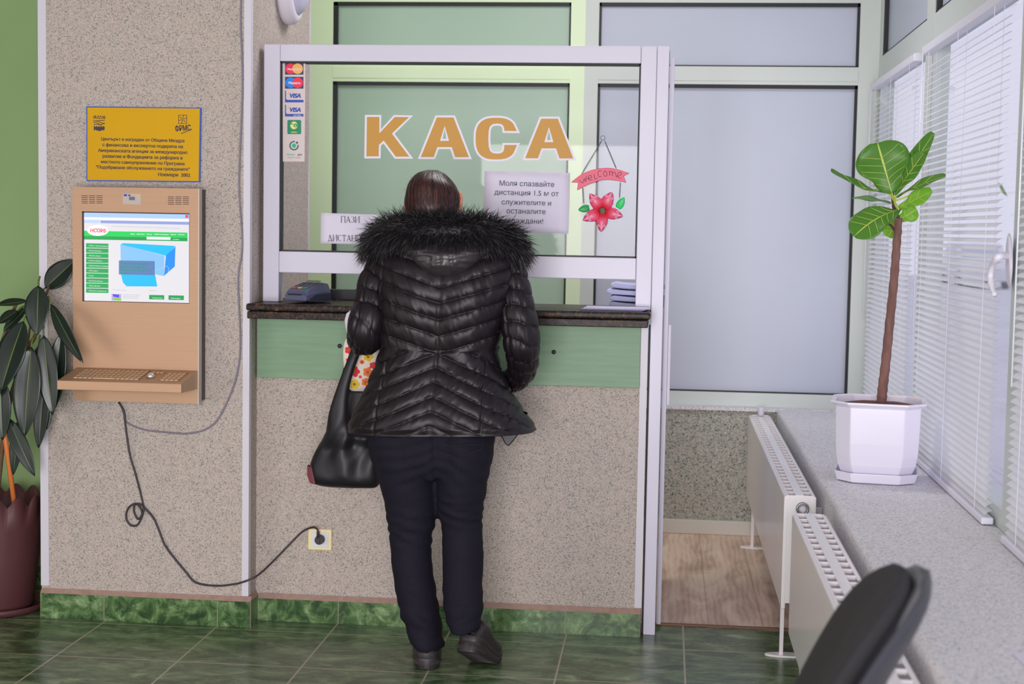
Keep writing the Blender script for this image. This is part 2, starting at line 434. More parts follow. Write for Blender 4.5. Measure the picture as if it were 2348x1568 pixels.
def wood_floor():
    mt = bpy.data.materials.new('oak_laminate'); mt.use_nodes = True; nt = mt.node_tree
    b = nt.nodes['Principled BSDF']; b.inputs['Roughness'].default_value = .38
    tc = nt.nodes.new('ShaderNodeTexCoord'); mp = nt.nodes.new('ShaderNodeMapping'); mp.inputs['Scale'].default_value = (3.4, .8, 1)
    nt.links.new(tc.outputs['Object'], mp.inputs[0])
    n = nt.nodes.new('ShaderNodeTexNoise'); n.inputs['Scale'].default_value = 3.0; n.inputs['Detail'].default_value = 7; n.inputs['Distortion'].default_value = 1.2
    nt.links.new(mp.outputs[0], n.inputs['Vector'])
    w = nt.nodes.new('ShaderNodeTexWave'); w.inputs['Scale'].default_value = 4; w.inputs['Distortion'].default_value = 7; w.inputs['Detail'].default_value = 3
    nt.links.new(mp.outputs[0], w.inputs['Vector'])
    a = nt.nodes.new('ShaderNodeMath'); a.operation = 'MULTIPLY_ADD'; a.inputs[1].default_value = .10; nt.links.new(w.outputs['Fac'], a.inputs[0]); nt.links.new(n.outputs['Fac'], a.inputs[2])
    r = ramp(nt, [(.3, rgb(134, 112, 98, 2.05)), (.5, rgb(164, 140, 124, 2.05)), (.62, rgb(178, 156, 140, 2.05)), (.85, rgb(192, 172, 156, 2.05))])
    nt.links.new(a.outputs[0], r.inputs[0])
    sx = nt.nodes.new('ShaderNodeSeparateXYZ'); nt.links.new(tc.outputs['Object'], sx.inputs[0])
    ad = nt.nodes.new('ShaderNodeMath'); ad.operation = 'ADD'; ad.inputs[1].default_value = 3.05; nt.links.new(sx.outputs[0], ad.inputs[0])
    mo = nt.nodes.new('ShaderNodeMath'); mo.operation = 'MODULO'; mo.inputs[1].default_value = .19; nt.links.new(ad.outputs[0], mo.inputs[0])
    c = nt.nodes.new('ShaderNodeMath'); c.operation = 'LESS_THAN'; c.inputs[1].default_value = .0025; nt.links.new(mo.outputs[0], c.inputs[0])
    cm = nt.nodes.new('ShaderNodeMath'); cm.operation = 'MULTIPLY'; cm.inputs[1].default_value = .5; nt.links.new(c.outputs[0], cm.inputs[0])
    mx = nt.nodes.new('ShaderNodeMixRGB'); mx.inputs[2].default_value = rgb(96, 78, 66); nt.links.new(cm.outputs[0], mx.inputs[0]); nt.links.new(r.outputs[0], mx.inputs[1])
    nt.links.new(mx.outputs[0], b.inputs['Base Color'])
    return mt
M_lam = wood_floor()

# floors and ceiling
struct('floor', MB().box(-4, 1.0, -2, 5.25, -.08, 0), M_tile)
struct('floor_back', MB().box(-4, 1.0, 5.25, 7.0, -.08, 0), M_lam)
struct('trim_1', MB().box(-.05, .95, 5.238, 5.252, -.01, .006), mat('brown_threshold', rgb(112, 72, 50, KA), .5))
struct('ceiling', MB().box(-4, 1.0, -2, 7.0, 3.0, 3.08), M_ceil)
# far left: the green wall of the recess and the hall's left side
struct('wall_recess', MB().box(-4, -2.12, 5.36, 5.46, 0, 3.0), M_green)
struct('wall_left', MB().box(-4.1, -4, -2, 7.0, 0, 3.0), M_ceil)
# the pier with the terminal, running back beside the cashier's place
struct('wall_front', MB().box(-2.135, -1.40, 4.985, 5.82, 0, 3.0), M_wall)
struct('wall_office_left', MB().box(-2.6, -2.5, 5.46, 7.0, 0, 3.0), M_green)
# speckled wall under the counter
struct('wall_counter', MB().box(-1.40, -.056, 5.085, 5.22, 0, 1.06), M_wall)
# white corner angles
def angle(name, x0, x1, y0, y1, z0, z1, side):
    b = MB().box(x0, x1, y0-.002, y0, z0, z1)
    b.box(*((x1, x1+.002) if side > 0 else (x0-.002, x0)), y0-.002, y1, z0, z1)
    return struct(name, b, M_white)
angle('trim_2', -2.135, -2.108, 4.985, 5.02, .112, 3.0, -1)
angle('trim_3', -1.421, -1.40, 4.985, 5.01, .105, 3.0, 1)
struct('trim_4', MB().box(-1.415, -1.396, 5.818, 5.826, 0, 3.0), M_white)
struct('trim_5', MB().box(-.078, -.054, 5.079, 5.09, .098, 1.06), M_white)
# green skirting: separate tiles with joints
def skirting(name, cuts, y, z1, xlo=None):
    b = MB()
    for a, c in zip(cuts, cuts[1:]): b.box(a+.0018, c-.0018, y, y+.012, 0, z1)
    b.box(cuts[0], cuts[-1], y+.0015, y+.012, 0, z1-.001, 1)
    b.add([(cuts[0], y+.001, z1-.0005), (cuts[-1], y+.001, z1-.0005), (cuts[-1], y+.0155, z1+.016), (cuts[0], y+.0155, z1+.016)], [(0, 1, 2, 3)], 2)
    return struct(name, b, [M_tileb, M_grout2, M_grout])
skirting('baseboard_front', [-2.135, -1.906, -1.503, -1.3865], 4.970, .088)
b = MB().box(-1.40, -1.388, 4.972, 5.066, 0, .088)
b.add([(-1.388, 4.972, .0875), (-1.388, 5.07, .0875), (-1.3995, 5.085, .104), (-1.3995, 4.985, .104)], [(0, 1, 2, 3)], 1)
struct('baseboard_return', b, [M_tileb, M_grout])
skirting('baseboard_counter', [-1.388, -1.102, -.705, -.312, -.056], 5.066, .078)
struct('baseboard_recess', MB().box(-4, -2.135, 5.35, 5.36, 0, .09), M_tileb)

# ---- partition of frosted panes behind the cashier's place
PY = 6.95
def member(b, x0, x1, z0, z1, m, d=.05, y=PY): b.box(x0, x1, y, y+d, z0, z1, m)
def gasket(b, x0, x1, z0, z1, m, top=.014, oth=.006, y=PY, left=None, right=None, bot=None):
    yy = y+.004
    b.box(x0, x1, yy, yy+.03, z1-top, z1, m)
    b.box(x0, x1, yy, yy+.03, z0, z0+(bot or oth), m)
    b.box(x0, x0+(left or oth), yy, yy+.03, z0, z1, m)
    b.box(x1-(right or oth), x1, yy, yy+.03, z0, z1, m)
b = MB()   # material 0 profile, 1 profile with green bounce light in its colour, 2 gasket, 3 pane, 4 pane tinted by the same painted light
member(b, -2.5, -1.56, .585, 3.0, 1); member(b, -.458, -.392, .585, 3.0, 1); member(b, -.392, -.330, .585, 3.0, 0)
member(b, .836, .93, .585, 3.0, 0)
for (x0, x1, m) in ((-1.56, -.458, 1), (-.33, .836, 0)):
    member(b, x0, x1, .585, .648, m); member(b, x0, x1, 2.046, 2.126, m); member(b, x0, x1, 2.41, 2.48, m); member(b, x0, x1, 2.93, 3.0, m)
    b.box(x0, x1, PY-.004, PY, 2.062, 2.112, m)
for (x0, x1, m, lf, rt) in ((-1.56, -.458, 4, .020, .008), (-.33, .836, 3, .010, .012)):
    for (z0, z1) in ((.648, 2.046), (2.126, 2.41), (2.48, 2.93)):
        gasket(b, x0, x1, z0, z1, 2, .016, .007, left=lf, right=rt, bot=.006)
        b.box(x0+.004, x1-.004, PY+.022, PY+.03, z0+.003, z1-.006, m)
struct('wall_back', b, [M_pvcr, M_pvcg, M_black, M_frost, M_frostg])
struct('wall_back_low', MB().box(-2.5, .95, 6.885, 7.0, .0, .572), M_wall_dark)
struct('trim_6', MB().box(-2.5, .95, 6.872, 6.95, .572, .586), M_wall_cool)
struct('baseboard_back', MB().box(-2.5, .515, 6.868, 6.886, 0, .066), mat('white_skirting', rgb(190, 188, 180, KA), .5), bevel=.004)

# ---- window bench (speckled sill wall) on the right
struct('wall_window_low', MB().box(.516, 1.0, -1.0, 6.95, 0, .583), M_wall_cool, bevel=.012, seg=3)
# window wall: frames, transoms, frosted upper lights and clear panes
XW = .925
def winframe(name, y0, y1, lower=True, clear=True):
    b = MB(); f = .08
    b.box(XW, XW+.06, y0, y0+f, .585, 3.0); b.box(XW, XW+.06, y1-f, y1, .585, 3.0)
    b.box(XW+.0005, XW+.06, y0+f, y1-f, .585, .64); b.box(XW+.0005, XW+.06, y0+f, y1-f, 2.055, 2.165); b.box(XW+.0005, XW+.06, y0+f, y1-f, 2.92, 3.0)
    z0, z1 = 2.165, 2.92
    for (a, c) in ((y0+f, y0+f+.012), (y1-f-.028, y1-f)): b.box(XW+.004, XW+.03, a, c, z0, z1, 1)
    b.box(XW+.004, XW+.03, y0+f, y1-f, z0, z0+.008, 1); b.box(XW+.004, XW+.03, y0+f, y1-f, z1-.012, z1, 1)
    b.box(XW+.022, XW+.03, y0+f, y1-f, z0, z1, 2)
    o = struct(name, b, [M_pvcr, M_black, M_frost])
    g = MB().add([(XW+.03, y0+f, .64), (XW+.03, y1-f, .64), (XW+.03, y1-f, 2.055), (XW+.03, y0+f, 2.055)], [(0, 1, 2, 3)]).build('window_pane', glass(name+'_glass'), None); g['kind'] = 'structure'
    g.parent = o
    return o
winframe('window_1', 5.62, 6.95)
winframe('window_2', 4.09, 5.62)
winframe('window_3', 2.55, 4.09)
winframe('window_4', .7, 2.55)
winframe('window_5', -1.0, .7)
# ================================================================== cashier's counter
def granite():
    mt = bpy.data.materials.new('brown_granite'); mt.use_nodes = True; nt = mt.node_tree
    b = nt.nodes['Principled BSDF']; b.inputs['Roughness'].default_value = .38; b.inputs['Specular IOR Level'].default_value = .16
    tc = nt.nodes.new('ShaderNodeTexCoord')
    n = nt.nodes.new('ShaderNodeTexNoise'); n.inputs['Scale'].default_value = 75; n.inputs['Detail'].default_value = 8; n.inputs['Roughness'].default_value = .75
    n.inputs['Distortion'].default_value = .6
    nt.links.new(tc.outputs['Object'], n.inputs['Vector'])
    r = ramp(nt, [(.36, rgb(30, 27, 30)), (.5, rgb(50, 42, 40)), (.58, rgb(82, 62, 48)), (.65, rgb(122, 90, 54)), (.74, rgb(150, 126, 96))])
    nt.links.new(n.outputs['Fac'], r.inputs[0]); nt.links.new(r.outputs[0], b.inputs['Base Color'])
    return mt
M_gran = granite()
t = thing('granite_counter', (-.72, 4.96, 1.062), 'dark brown granite counter top in two layers under the cashier window', 'counter')
MB().box(-1.404, -.046, 4.955, 5.40, 1.0885, 1.112).build('upper_slab', M_gran, t, bevel=.007, seg=3)
MB().box(-1.400, -.054, 4.958, 5.20, 1.0615, 1.0865).build('lower_slab', M_gran, t, bevel=.003)
t = thing('wooden_fascia', (-.73, 5.06, .85), 'long green wood-grained board fixed below the granite counter', 'panel')
M_board = mat('green_stained_board', rgb(113, 142, 112, KA), .5, var=(7, .09, (.7, 1, 9)), bump=(60, .15, .002, (.3, 1, 3)))
MB().box(-1.394, -.0785, 5.062, 5.085, .852, 1.06).build('board', M_board, t, bevel=.0015)
M_cap = mat('dark_screw_cap', rgb(52, 50, 58), .45)
for px, py in ((779, 793), (1270, 807)):
    p = at(px, py, 5.062)
    b = MB(); b.loft([[p+Vector((r*math.cos(a), -h, r*math.sin(a))) for a in [2*math.pi*k/18 for k in range(18)]] for r, h in ((.0075, -.001), (.0075, .004), (.006, .007), (.003, .0085), (.0005, .009))])
    b.build('screw_cap', M_cap, t)

# window frame
t = thing('cashier_window', (-.72, 5.10, 1.112), 'white framed cashier window with clear glass standing on the granite counter', 'window')
FX0, FX1, FZ0, FZ1 = -1.386, -.047, 1.1125, 1.993
GX0, GX1, GZ0, GZ1 = -1.330, -.100, 1.287, 1.936
def bar(name, x0, x1, z0, z1, y0=5.105, y1=5.165): return MB().box(x0, x1, y0, y1, z0, z1).build(name, M_pvc, t, bevel=.0025)
bar('stile', FX0, GX0, FZ0, FZ1); bar('stile', GX1, FX1, FZ0, FZ1)
bar('top_rail', GX0+.0005, GX1-.0005, GZ1, FZ1); bar('transom', GX0+.0005, GX1-.0005, 1.214, GZ0)
b = MB()
for x0, x1, z0, z1 in ((GX0, GX1, GZ1-.006, GZ1), (GX0, GX1, GZ0, GZ0+.005), (GX0, GX0+.004, GZ0, GZ1), (GX1-.005, GX1, GZ0, GZ1)): b.box(x0, x1, 5.112, 5.15, z0, z1)
b.build('gasket', M_black, t)
M_clear = glass('clear_glass')
MB().add([(GX0, 5.131, GZ0), (GX1, 5.131, GZ0), (GX1, 5.131, GZ1), (GX0, 5.131, GZ1)], [(0, 1, 2, 3)]).build('glass_pane', M_clear, t)
# tall post and door beside the counter
t = thing('door_post', (-.026, 5.10, 0), 'tall white post from floor to window top at the right end of the counter', 'post')
MB().box(-.0462, -.006, 5.10, 5.165, 0, 1.993).build('post_body', M_pvc, t, bevel=.002)
MB().box(-.0525, -.047, 5.113, 5.16, 0.003, 1.06).build('post_gap_shade', M_black, t)  # black strip stands in for shade in the gap by the post
MB().box(-.0058, -.0045, 5.12, 5.16, 0.02, 1.98).build('edge_slot_shade', mat('slot_shade_grey', rgb(92, 88, 100), .6), t)  # shade of the thin slot by the door, put in as a grey strip
t = thing('door_leaf', (.005, 5.2, 0), 'narrow white edge of the opened door beside the tall post', 'door')
MB().box(-.003, .013, 5.2, 5.92, .012, 1.965).build('leaf', M_pvc, t, bevel=.002)
b = MB(); b.box(.013, .024, 5.205, 5.225, .78, 1.06); b.build('edge_strip', M_white, t, bevel=.003)

# ---- letters on the glass
M_or = mat('orange_vinyl', rgb(206, 150, 54, 1.0), .5)
M_wv = mat('white_vinyl', rgb(212, 208, 220, KA), .5)
def zk(x, y): return (820+x*520/2348.0, 250+y*130/587.0)
def chain(pts): return [zk(*p) for p in pts]
LY = 5.1285
def flat(name, outer, hole, mt, parent, y, thick=.0006):
    """flat cut-out with an optional hole, filled by bmesh"""
    bm = bmesh.new(); es = []
    off = OFF[parent.name]
    for loop in ([outer, hole] if hole else [outer]):
        vs = [bm.verts.new(at(p[0], p[1], y)-off) for p in loop]
        es += [bm.edges.new((vs[i], vs[(i+1) % len(vs)])) for i in range(len(vs))]
    bmesh.ops.triangle_fill(bm, use_beauty=True, use_dissolve=False, edges=es)
    r = bmesh.ops.extrude_face_region(bm, geom=bm.faces[:])
    for v in [g for g in r['geom'] if isinstance(g, bmesh.types.BMVert)]: v.co.y -= thick
    bmesh.ops.recalc_face_normals(bm, faces=bm.faces)
    me = bpy.data.meshes.new(name); bm.to_mesh(me); bm.free(); me.materials.append(mt)
    o = bpy.data.objects.new(name, me); COL.objects.link(o); o.parent = parent; OFF[o.name] = off
    return o
K_ = chain([(97, 82), (225, 82), (225, 252), (385, 82), (532, 84), (355, 254), (535, 493), (395, 493), (270, 325), (220, 372), (218, 490), (91, 490)])
def A_(dx, dy, w):
    o = chain([(820+dx, 87+dy), (993+dx, 87+dy), (1152+dx, 498+dy), (1010+dx, 498+dy), (975+dx, 394+dy), (825+dx, 394+dy), (787+dx, 497+dy), (655+dx, 496+dy)])
    h = chain([(901+dx, 190+dy), (932+dx, 318+dy), (868+dx, 318+dy)])
    return o, h
def arcpts(cx, cy, rx, ry, a0, a1, n, e=2.0):
    out = []
    for i in range(n+1):
        a = math.radians(a0+(a1-a0)*i/n); c, s_ = math.cos(a), math.sin(a)
        out.append((cx+rx*abs(c)**(2/e)*(1 if c >= 0 else -1), cy-ry*abs(s_)**(2/e)*(1 if s_ >= 0 else -1)))
    return out
C_ = chain(arcpts(1435, 306, 213, 216, 20, 340, 40, 2.9)[0:0]+[(1648, 228)]+arcpts(1435, 306, 213, 216, 38, 322, 44, 2.7)+[(1650, 372), (1520, 372)]
           + [(1518, 408), (1508, 440), (1485, 458), (1442, 462), (1398, 456), (1370, 432), (1357, 390), (1353, 306), (1357, 222), (1370, 180), (1398, 156), (1442, 150), (1485, 154), (1508, 172), (1518, 200), (1520, 226)])
letters = [('K', K_, None, 'orange letter K with white edge, first on the cashier glass'),
           ('A', *A_(0, 0, 0), 'orange letter A with white edge, between K and C on the cashier glass'),
           ('C', C_, None, 'orange letter C with white edge, third on the cashier glass'),
           ('A', *A_(1080, 13, 0), 'orange letter A with white edge, last of the word on the cashier glass')]
for ch, o, h, lb in letters:
    cx = sum(p[0] for p in o)/len(o); by = max(p[1] for p in o)
    t = thing('letter_sticker', at(cx, by, LY), lb, 'letter', 'letters on the cashier glass')
    flat('white_edge', offset_poly(o, 4.7), offset_poly(h, -2.2) if h else None, M_wv, t, LY+.0010, .0006)
    flat('orange_face', o, offset_poly(h, 2.6) if h else None, M_or, t, LY+.0003, .0006)

# ---- card sticker strip
t = thing('card_sticker', at(674, 368, 5.125), 'tall white strip of six payment logos stuck to the glass corner', 'sticker')
SY = 5.1235
def zs(x, y): return (600+x*140/784.0, 120+y*280/1568.0)
def P2(x, y, yy=SY): q = zs(x, y); return at(q[0], q[1], yy)
def quadz(b, x0, y0, x1, y1, yy, m=0, th=.0004):
    a = [P2(x0, y0, yy), P2(x0, y1, yy), P2(x1, y1, yy), P2(x1, y0, yy)]
    b.plate(a, th, m)
b = MB(); b.plate([P2(268, 108), P2(272, 1402), P2(550, 1402), P2(562, 108)], .0008); b.build('strip', mat('sticker_paper', rgb(200, 186, 184, KA), .5), t)
M_sred = mat('logo_red', rgb(232, 40, 66, KA), .5); M_sor = mat('logo_orange', rgb(244, 166, 88, KA), .5); M_snavy = mat('logo_navy', rgb(52, 44, 96, KA), .5)
M_sblue = mat('logo_blue', rgb(10, 122, 214, KA), .5); M_vis = mat('logo_royal_blue', rgb(38, 68, 166, KA), .5); M_sgr = mat('logo_green', rgb(0, 126, 90, KA), .5)
M_sye = mat('logo_yellow', rgb(230, 214, 112, KA), .5); M_steal = mat('logo_teal', rgb(52, 92, 94, KA), .5); M_smint = mat('logo_mint', rgb(0, 170, 120, KA), .5)
M_sgrey = mat('logo_grey', rgb(96, 96, 110, KA), .5)
def disc(b, cx, cy, r, yy, m, n=28, ry=None, a0=0, a1=360):
    pts = [P2(cx+r*math.cos(math.radians(a0+(a1-a0)*k/n)), cy-(ry or r)*math.sin(math.radians(a0+(a1-a0)*k/n)), yy) for k in range(n if a1-a0 == 360 else n+1)]
    b.plate(list(reversed(pts)), .0003, m)
def logo(name, fn):
    b = MB(); ms = fn(b); return b.build(name, ms, t)
def mc(x0, left, right):
    def fn(b):
        quadz(b, 300, x0, 536, x0+152, SY-.0008, 0); disc(b, 372, x0+76, 68, SY-.0012, 1); disc(b, 462, x0+76, 68, SY-.0016, 2)
        return [M_snavy, left, right]
    return fn
o = logo('card_logo', mc(134, M_sred, M_sor)); text('logo_name', 'MasterCard', P2(418, 228, SY-.0022), M_wv, o, width=.0475, bold=.03, shear=.12)
o = logo('card_logo', mc(314, M_sblue, M_sred)); text('logo_name', 'Maestro', P2(418, 408, SY-.0022), M_wv, o, width=.042, bold=.03, shear=.1)
def visa(y0):
    def fn(b):
        quadz(b, 300, y0, 312, y0+150, SY-.0008, 0); quadz(b, 300, y0+118, 536, y0+150, SY-.0010, 0)
        b.plate([P2(312, y0+104, SY-.0009), P2(312, y0+120, SY-.0009), P2(330, y0+120, SY-.0009)], .0003, 0)
        b.plate([P2(330, y0+25, SY-.0020), P2(346, y0+50, SY-.0020), P2(356, y0+26, SY-.0020)], .0003, 1)
        return [M_vis, M_sor]
    return fn
for y0, tx in ((492, None), (673, 'ELECTRON')):
    o = logo('card_logo', visa(y0)); text('logo_name', 'VISA', P2(426, y0+90, SY-.0015), M_vis, o, width=.0385, bold=.045, shear=.22)
    if tx: text('logo_word', tx, P2(458, y0+144, SY-.0016), M_wv, o, width=.026, bold=.02)
def borika(b):
    quadz(b, 336, 868, 500, 1050, SY-.0008, 0); quadz(b, 330, 876, 506, 1042, SY-.00095, 0)
    pts = []
    for k in range(26):
        a = 2*math.pi*k/26; r = 52 if k % 2 else 40
        pts.append(P2(414+r*math.cos(a), 938-r*1.08*math.sin(a), SY-.0012))
    b.plate(list(reversed(pts)), .0003, 1)
    disc(b, 432, 938, 24, SY-.0016, 0); disc(b, 436, 940, 13, SY-.002, 1); quadz(b, 436, 930, 470, 944, SY-.0024, 0)
    for k in range(3): quadz(b, 372+k*12, 900+k*6, 378+k*12, 930, SY-.0017, 0)
    return [M_sgr, M_sye]
o = logo('card_logo', borika); text('logo_name', 'БОРИКА', P2(416, 1038, SY-.0013), M_sye, o, width=.0205, bold=.015, height=.0062)
def dsk(b):
    n = 30
    for k in range(n):
        a, c = [math.radians(80+(290)*q/n) for q in (k, k+1)]
        b.plate([P2(415+r*math.cos(x), 1198-r*math.sin(x), SY-.001) for r, x in ((61, a), (61, c), (44, c), (44, a))], .0003, 0)
    disc(b, 415, 1198, 27, SY-.001, 1); disc(b, 453, 1160, 15, SY-.001, 0)
    return [M_steal, M_smint]
o = logo('bank_logo', dsk); text('logo_name', 'банка', P2(372, 1324, SY-.001), M_smint, o, width=.029, shear=.2); text('logo_name', 'дск', P2(488, 1324, SY-.001), M_sgrey, o, width=.0168, bold=.04, shear=.1)
text('logo_word', 'Доверието е взаимно', P2(418, 1356, SY-.001), M_sgrey, o, width=.046)

# ---- paper notices
M_paper = mat('white_paper', rgb(206, 200, 216, KA), .7)
M_ink = mat('grey_ink', rgb(78, 84, 96), .7); M_ink2 = mat('dark_ink', rgb(62, 54, 62), .7)
def sheet(name, px, label, cat='notice', y=5.119, curl=.004):
    t = thing(name, at((px[2][0]+px[3][0])/2, px[2][1], y), label, cat)
    n = 8; b = MB()
    for i in range(n+1):
        for j in range(n+1):
            u, v = i/n, j/n
            x = (px[0][0]*(1-u)+px[1][0]*u)*(1-v)+(px[3][0]*(1-u)+px[2][0]*u)*v
            yy = (px[0][1]*(1-u)+px[1][1]*u)*(1-v)+(px[3][1]*(1-u)+px[2][1]*u)*v
            b.v.append(at(x, yy, y+.004-curl*(2*abs(u-.5))**3))
    for i in range(n):
        for j in range(n): b.face((i*(n+1)+j, (i+1)*(n+1)+j, (i+1)*(n+1)+j+1, i*(n+1)+j+1), 0, True)
    b.build('paper', M_paper, t, solid=.0004)
    return t
t = sheet('paper_notice', [(1111, 392), (1307, 396), (1303, 536), (1108, 530)], 'white distance notice in five printed lines stuck to the right of the glass', curl=.003)
for body, x, y, w in (('Моля спазвайте', 1207.5, 427, 126), ('дистанция 1.5 м от', 1207, 448, 148), ('служителите и', 1207, 470, 114), ('останалите', 1206, 490, 90), ('граждани!', 1206, 512, 79)):
    text('notice_line', body, at(x, y, 5.1185), M_ink, t, width=w*.001478, tilt=-.012)
t = sheet('paper_notice', [(736, 488), (868, 492), (866, 561), (735, 558)], 'white distance notice in two widely spaced printed lines low on the left of the glass', curl=.002)
# lettering with serifs
def serif_text(body, x0, x1, base, h, y, parent):
    """roman capitals drawn with thick and thin strokes; x0..x1 px, base px, h px"""
    U = {'П': (1.0, [('v', 0, 1), ('v', .72, 1), ('h', 0, .72, 1, 0)]), 'А': (1.0, [('d', .04, 0, .40, 1, .055), ('d', .40, 1, .76, 0, .13), ('h', .2, .58, .34, 0), ('s', .04, 0), ('s', .76, 0)]),
         'З': (.82, [('c', 0)]), 'И': (1.0, [('v', 0, 1), ('v', .72, 1), ('d', .06, .04, .72, .96, .05)]), 'Д': (1.0, [('d', .14, .1, .36, 1, .055), ('d', .36, 1, .72, .1, .13), ('h', 0, .8, .06, 0), ('d', .02, -.2, .02, .06, .06), ('d', .80, -.2, .80, .06, .06)]),
         'С': (.92, [('o', 0)]), 'Т': (.9, [('v', .30, 1), ('h', 0, .66, .97, 0), ('d', .0, .76, .0, .98, .05), ('d', .66, .76, .66, .98, .05)]), 'Н': (1.0, [('v', 0, 1), ('v', .72, 1), ('h', 0, .72, .5, 0)]),
         'Ц': (1.0, [('v', 0, 1), ('v', .72, 1), ('h', 0, .84, .03, 0), ('d', .88, -.2, .88, .05, .06)]), 'Я': (.95, [('v', .66, 1), ('r', 0), ('d', .06, 0, .36, .46, .12), ('s', .04, 0)]), ' ': (.5, [])}
    tot = sum(U[c][0] for c in body); k = (x1-x0)/tot
    b = MB(); cur = x0; th = .115
    sl = (at(1, 0, 5.12)-at(0, 0, 5.12)).z
    def Q(ux, uz): return at(cur+ux*k*.98, base+(cur-x0)*.012-uz*h, y)
    def stroke(pts): b.plate([Q(*p) for p in pts], .0003)
    for c in body:
        for s_ in U[c][1]:
            if s_[0] == 'v':
                u = s_[1]; stroke([(u, 0), (u+th, 0), (u+th, 1), (u, 1)])
                for z in (0, 1): stroke([(u-.07, z-.02), (u+th+.07, z-.02), (u+th+.07, z+.02), (u-.07, z+.02)])
            if s_[0] == 'h': stroke([(s_[1], s_[3]-.03), (s_[2]+th*.5, s_[3]-.03), (s_[2]+th*.5, s_[3]+.03), (s_[1], s_[3]+.03)])
            if s_[0] == 's': stroke([(s_[1]-.1, -.02), (s_[1]+.16, -.02), (s_[1]+.16, .02), (s_[1]-.1, .02)])
            if s_[0] == 'd':
                _, ax, az, cx, cz, w = s_; stroke([(ax-w/2, az), (ax+w/2, az), (cx+w/2, cz), (cx-w/2, cz)])
            arcs = {'c': [(.30, .74, .26, .24, 150, -90), (.30, .26, .30, .26, 90, -150)], 'o': [(.40, .5, .38, .5, 40, 320)], 'r': [(.66, .72, .44, .26, 90, 270)]}.get(s_[0], [])
            for (ax, az, rx, rz, a0, a1) in arcs:
                n = 18
                for q in range(n):
                    A0, A1 = math.radians(a0+(a1-a0)*q/n), math.radians(a0+(a1-a0)*(q+1)/n)
                    wv = lambda A: .03+.045*abs(math.cos(A))
                    stroke([(ax+(rx+wv(A0))*math.cos(A0), az+(rz)*math.sin(A0)), (ax+(rx+wv(A1))*math.cos(A1), az+rz*math.sin(A1)), (ax+(rx-wv(A1))*math.cos(A1), az+(rz-.04)*math.sin(A1)), (ax+(rx-wv(A0))*math.cos(A0), az+(rz-.04)*math.sin(A0))])
        cur += U[c][0]*k
    return b.build('notice_line', M_ink2, parent)
serif_text('ПАЗИ', 782, 826, 510, 14, 5.1185, t)
serif_text('ДИСТАНЦИЯ', 752, 851, 552.5, 14, 5.1185, t)
b = MB(); b.plate([at(x, y, 5.1186) for x, y in ((838, 557.6), (864, 558.2), (864, 559), (838, 558.4))], .0003); b.build('underline', mat('red_ink', rgb(190, 60, 90), .7), t)

# ---- hanging welcome sign
t = thing('welcome_sign', at(1382, 530, 5.10), 'pink ribbon and flower welcome sign hanging on chains inside the frame', 'hanging sign')
HY = 5.105
def zh(x, y, yy=HY): return at(1290+x*190/1103.0, 290+y*270/1568.0, yy)
M_pink = mat('pink_enamel', rgb(230, 66, 104, 1.0), .4); M_chain = mat('dark_chain_metal', rgb(50, 66, 66, .8), .5, .3)
M_petal = None
def petal_mat():
    mt = bpy.data.materials.new('pink_petal'); mt.use_nodes = True; nt = mt.node_tree
    b = nt.nodes['Principled BSDF']; b.inputs['Roughness'].default_value = .35
    tc = nt.nodes.new('ShaderNodeTexCoord'); ln = nt.nodes.new('ShaderNodeVectorMath'); ln.operation = 'LENGTH'
    sb = nt.nodes.new('ShaderNodeVectorMath'); sb.operation = 'SUBTRACT'; sb.inputs[1].default_value = tuple(zh(530, 1122)-OFF[t.name])
    nt.links.new(tc.outputs['Object'], sb.inputs[0]); nt.links.new(sb.outputs[0], ln.inputs[0])
    r = ramp(nt, [(0, rgb(226, 16, 50, 1.0)), (.022, rgb(228, 24, 60, 1.0)), (.036, rgb(240, 84, 124, 1.0)), (.06, rgb(232, 78, 124, 1.0))])
    nt.links.new(ln.outputs['Value'], r.inputs[0]); nt.links.new(r.outputs[0], b.inputs['Base Color']); return mt
b = MB()
for k in range(24): pass
cc = zh(537, 152)
b.tube([cc+Vector((.0075*math.cos(a), 0, .0075*math.sin(a))) for a in [2*math.pi*k/24 for k in range(25)]], .0007, 6, 0, False)
b.build('hook_ring', M_chain, t)
def link_chain(p0, p1, name='chain'):
    p0, p1 = Vector(p0), Vector(p1); L = (p1-p0).length; n = max(2, int(L/.0052)); d = (p1-p0).normalized(); s_ = Vector((d.z, 0, -d.x)); dep = Vector((0, 1, 0))
    b = MB()
    for k in range(n):
        c = p0+(p1-p0)*((k+.5)/n); w = s_ if k % 2 else dep
        b.tube([c+d*.0037*math.cos(a)+w*.0019*math.sin(a) for a in [2*math.pi*q/10 for q in range(11)]], .0007, 5, 0, False)
    return b.build(name, M_chain, t)
link_chain(zh(520, 190), zh(255, 632)); link_chain(zh(560, 190), zh(712, 556)); link_chain(zh(268, 812), zh(278, 1022)); link_chain(zh(768, 745), zh(756, 950))
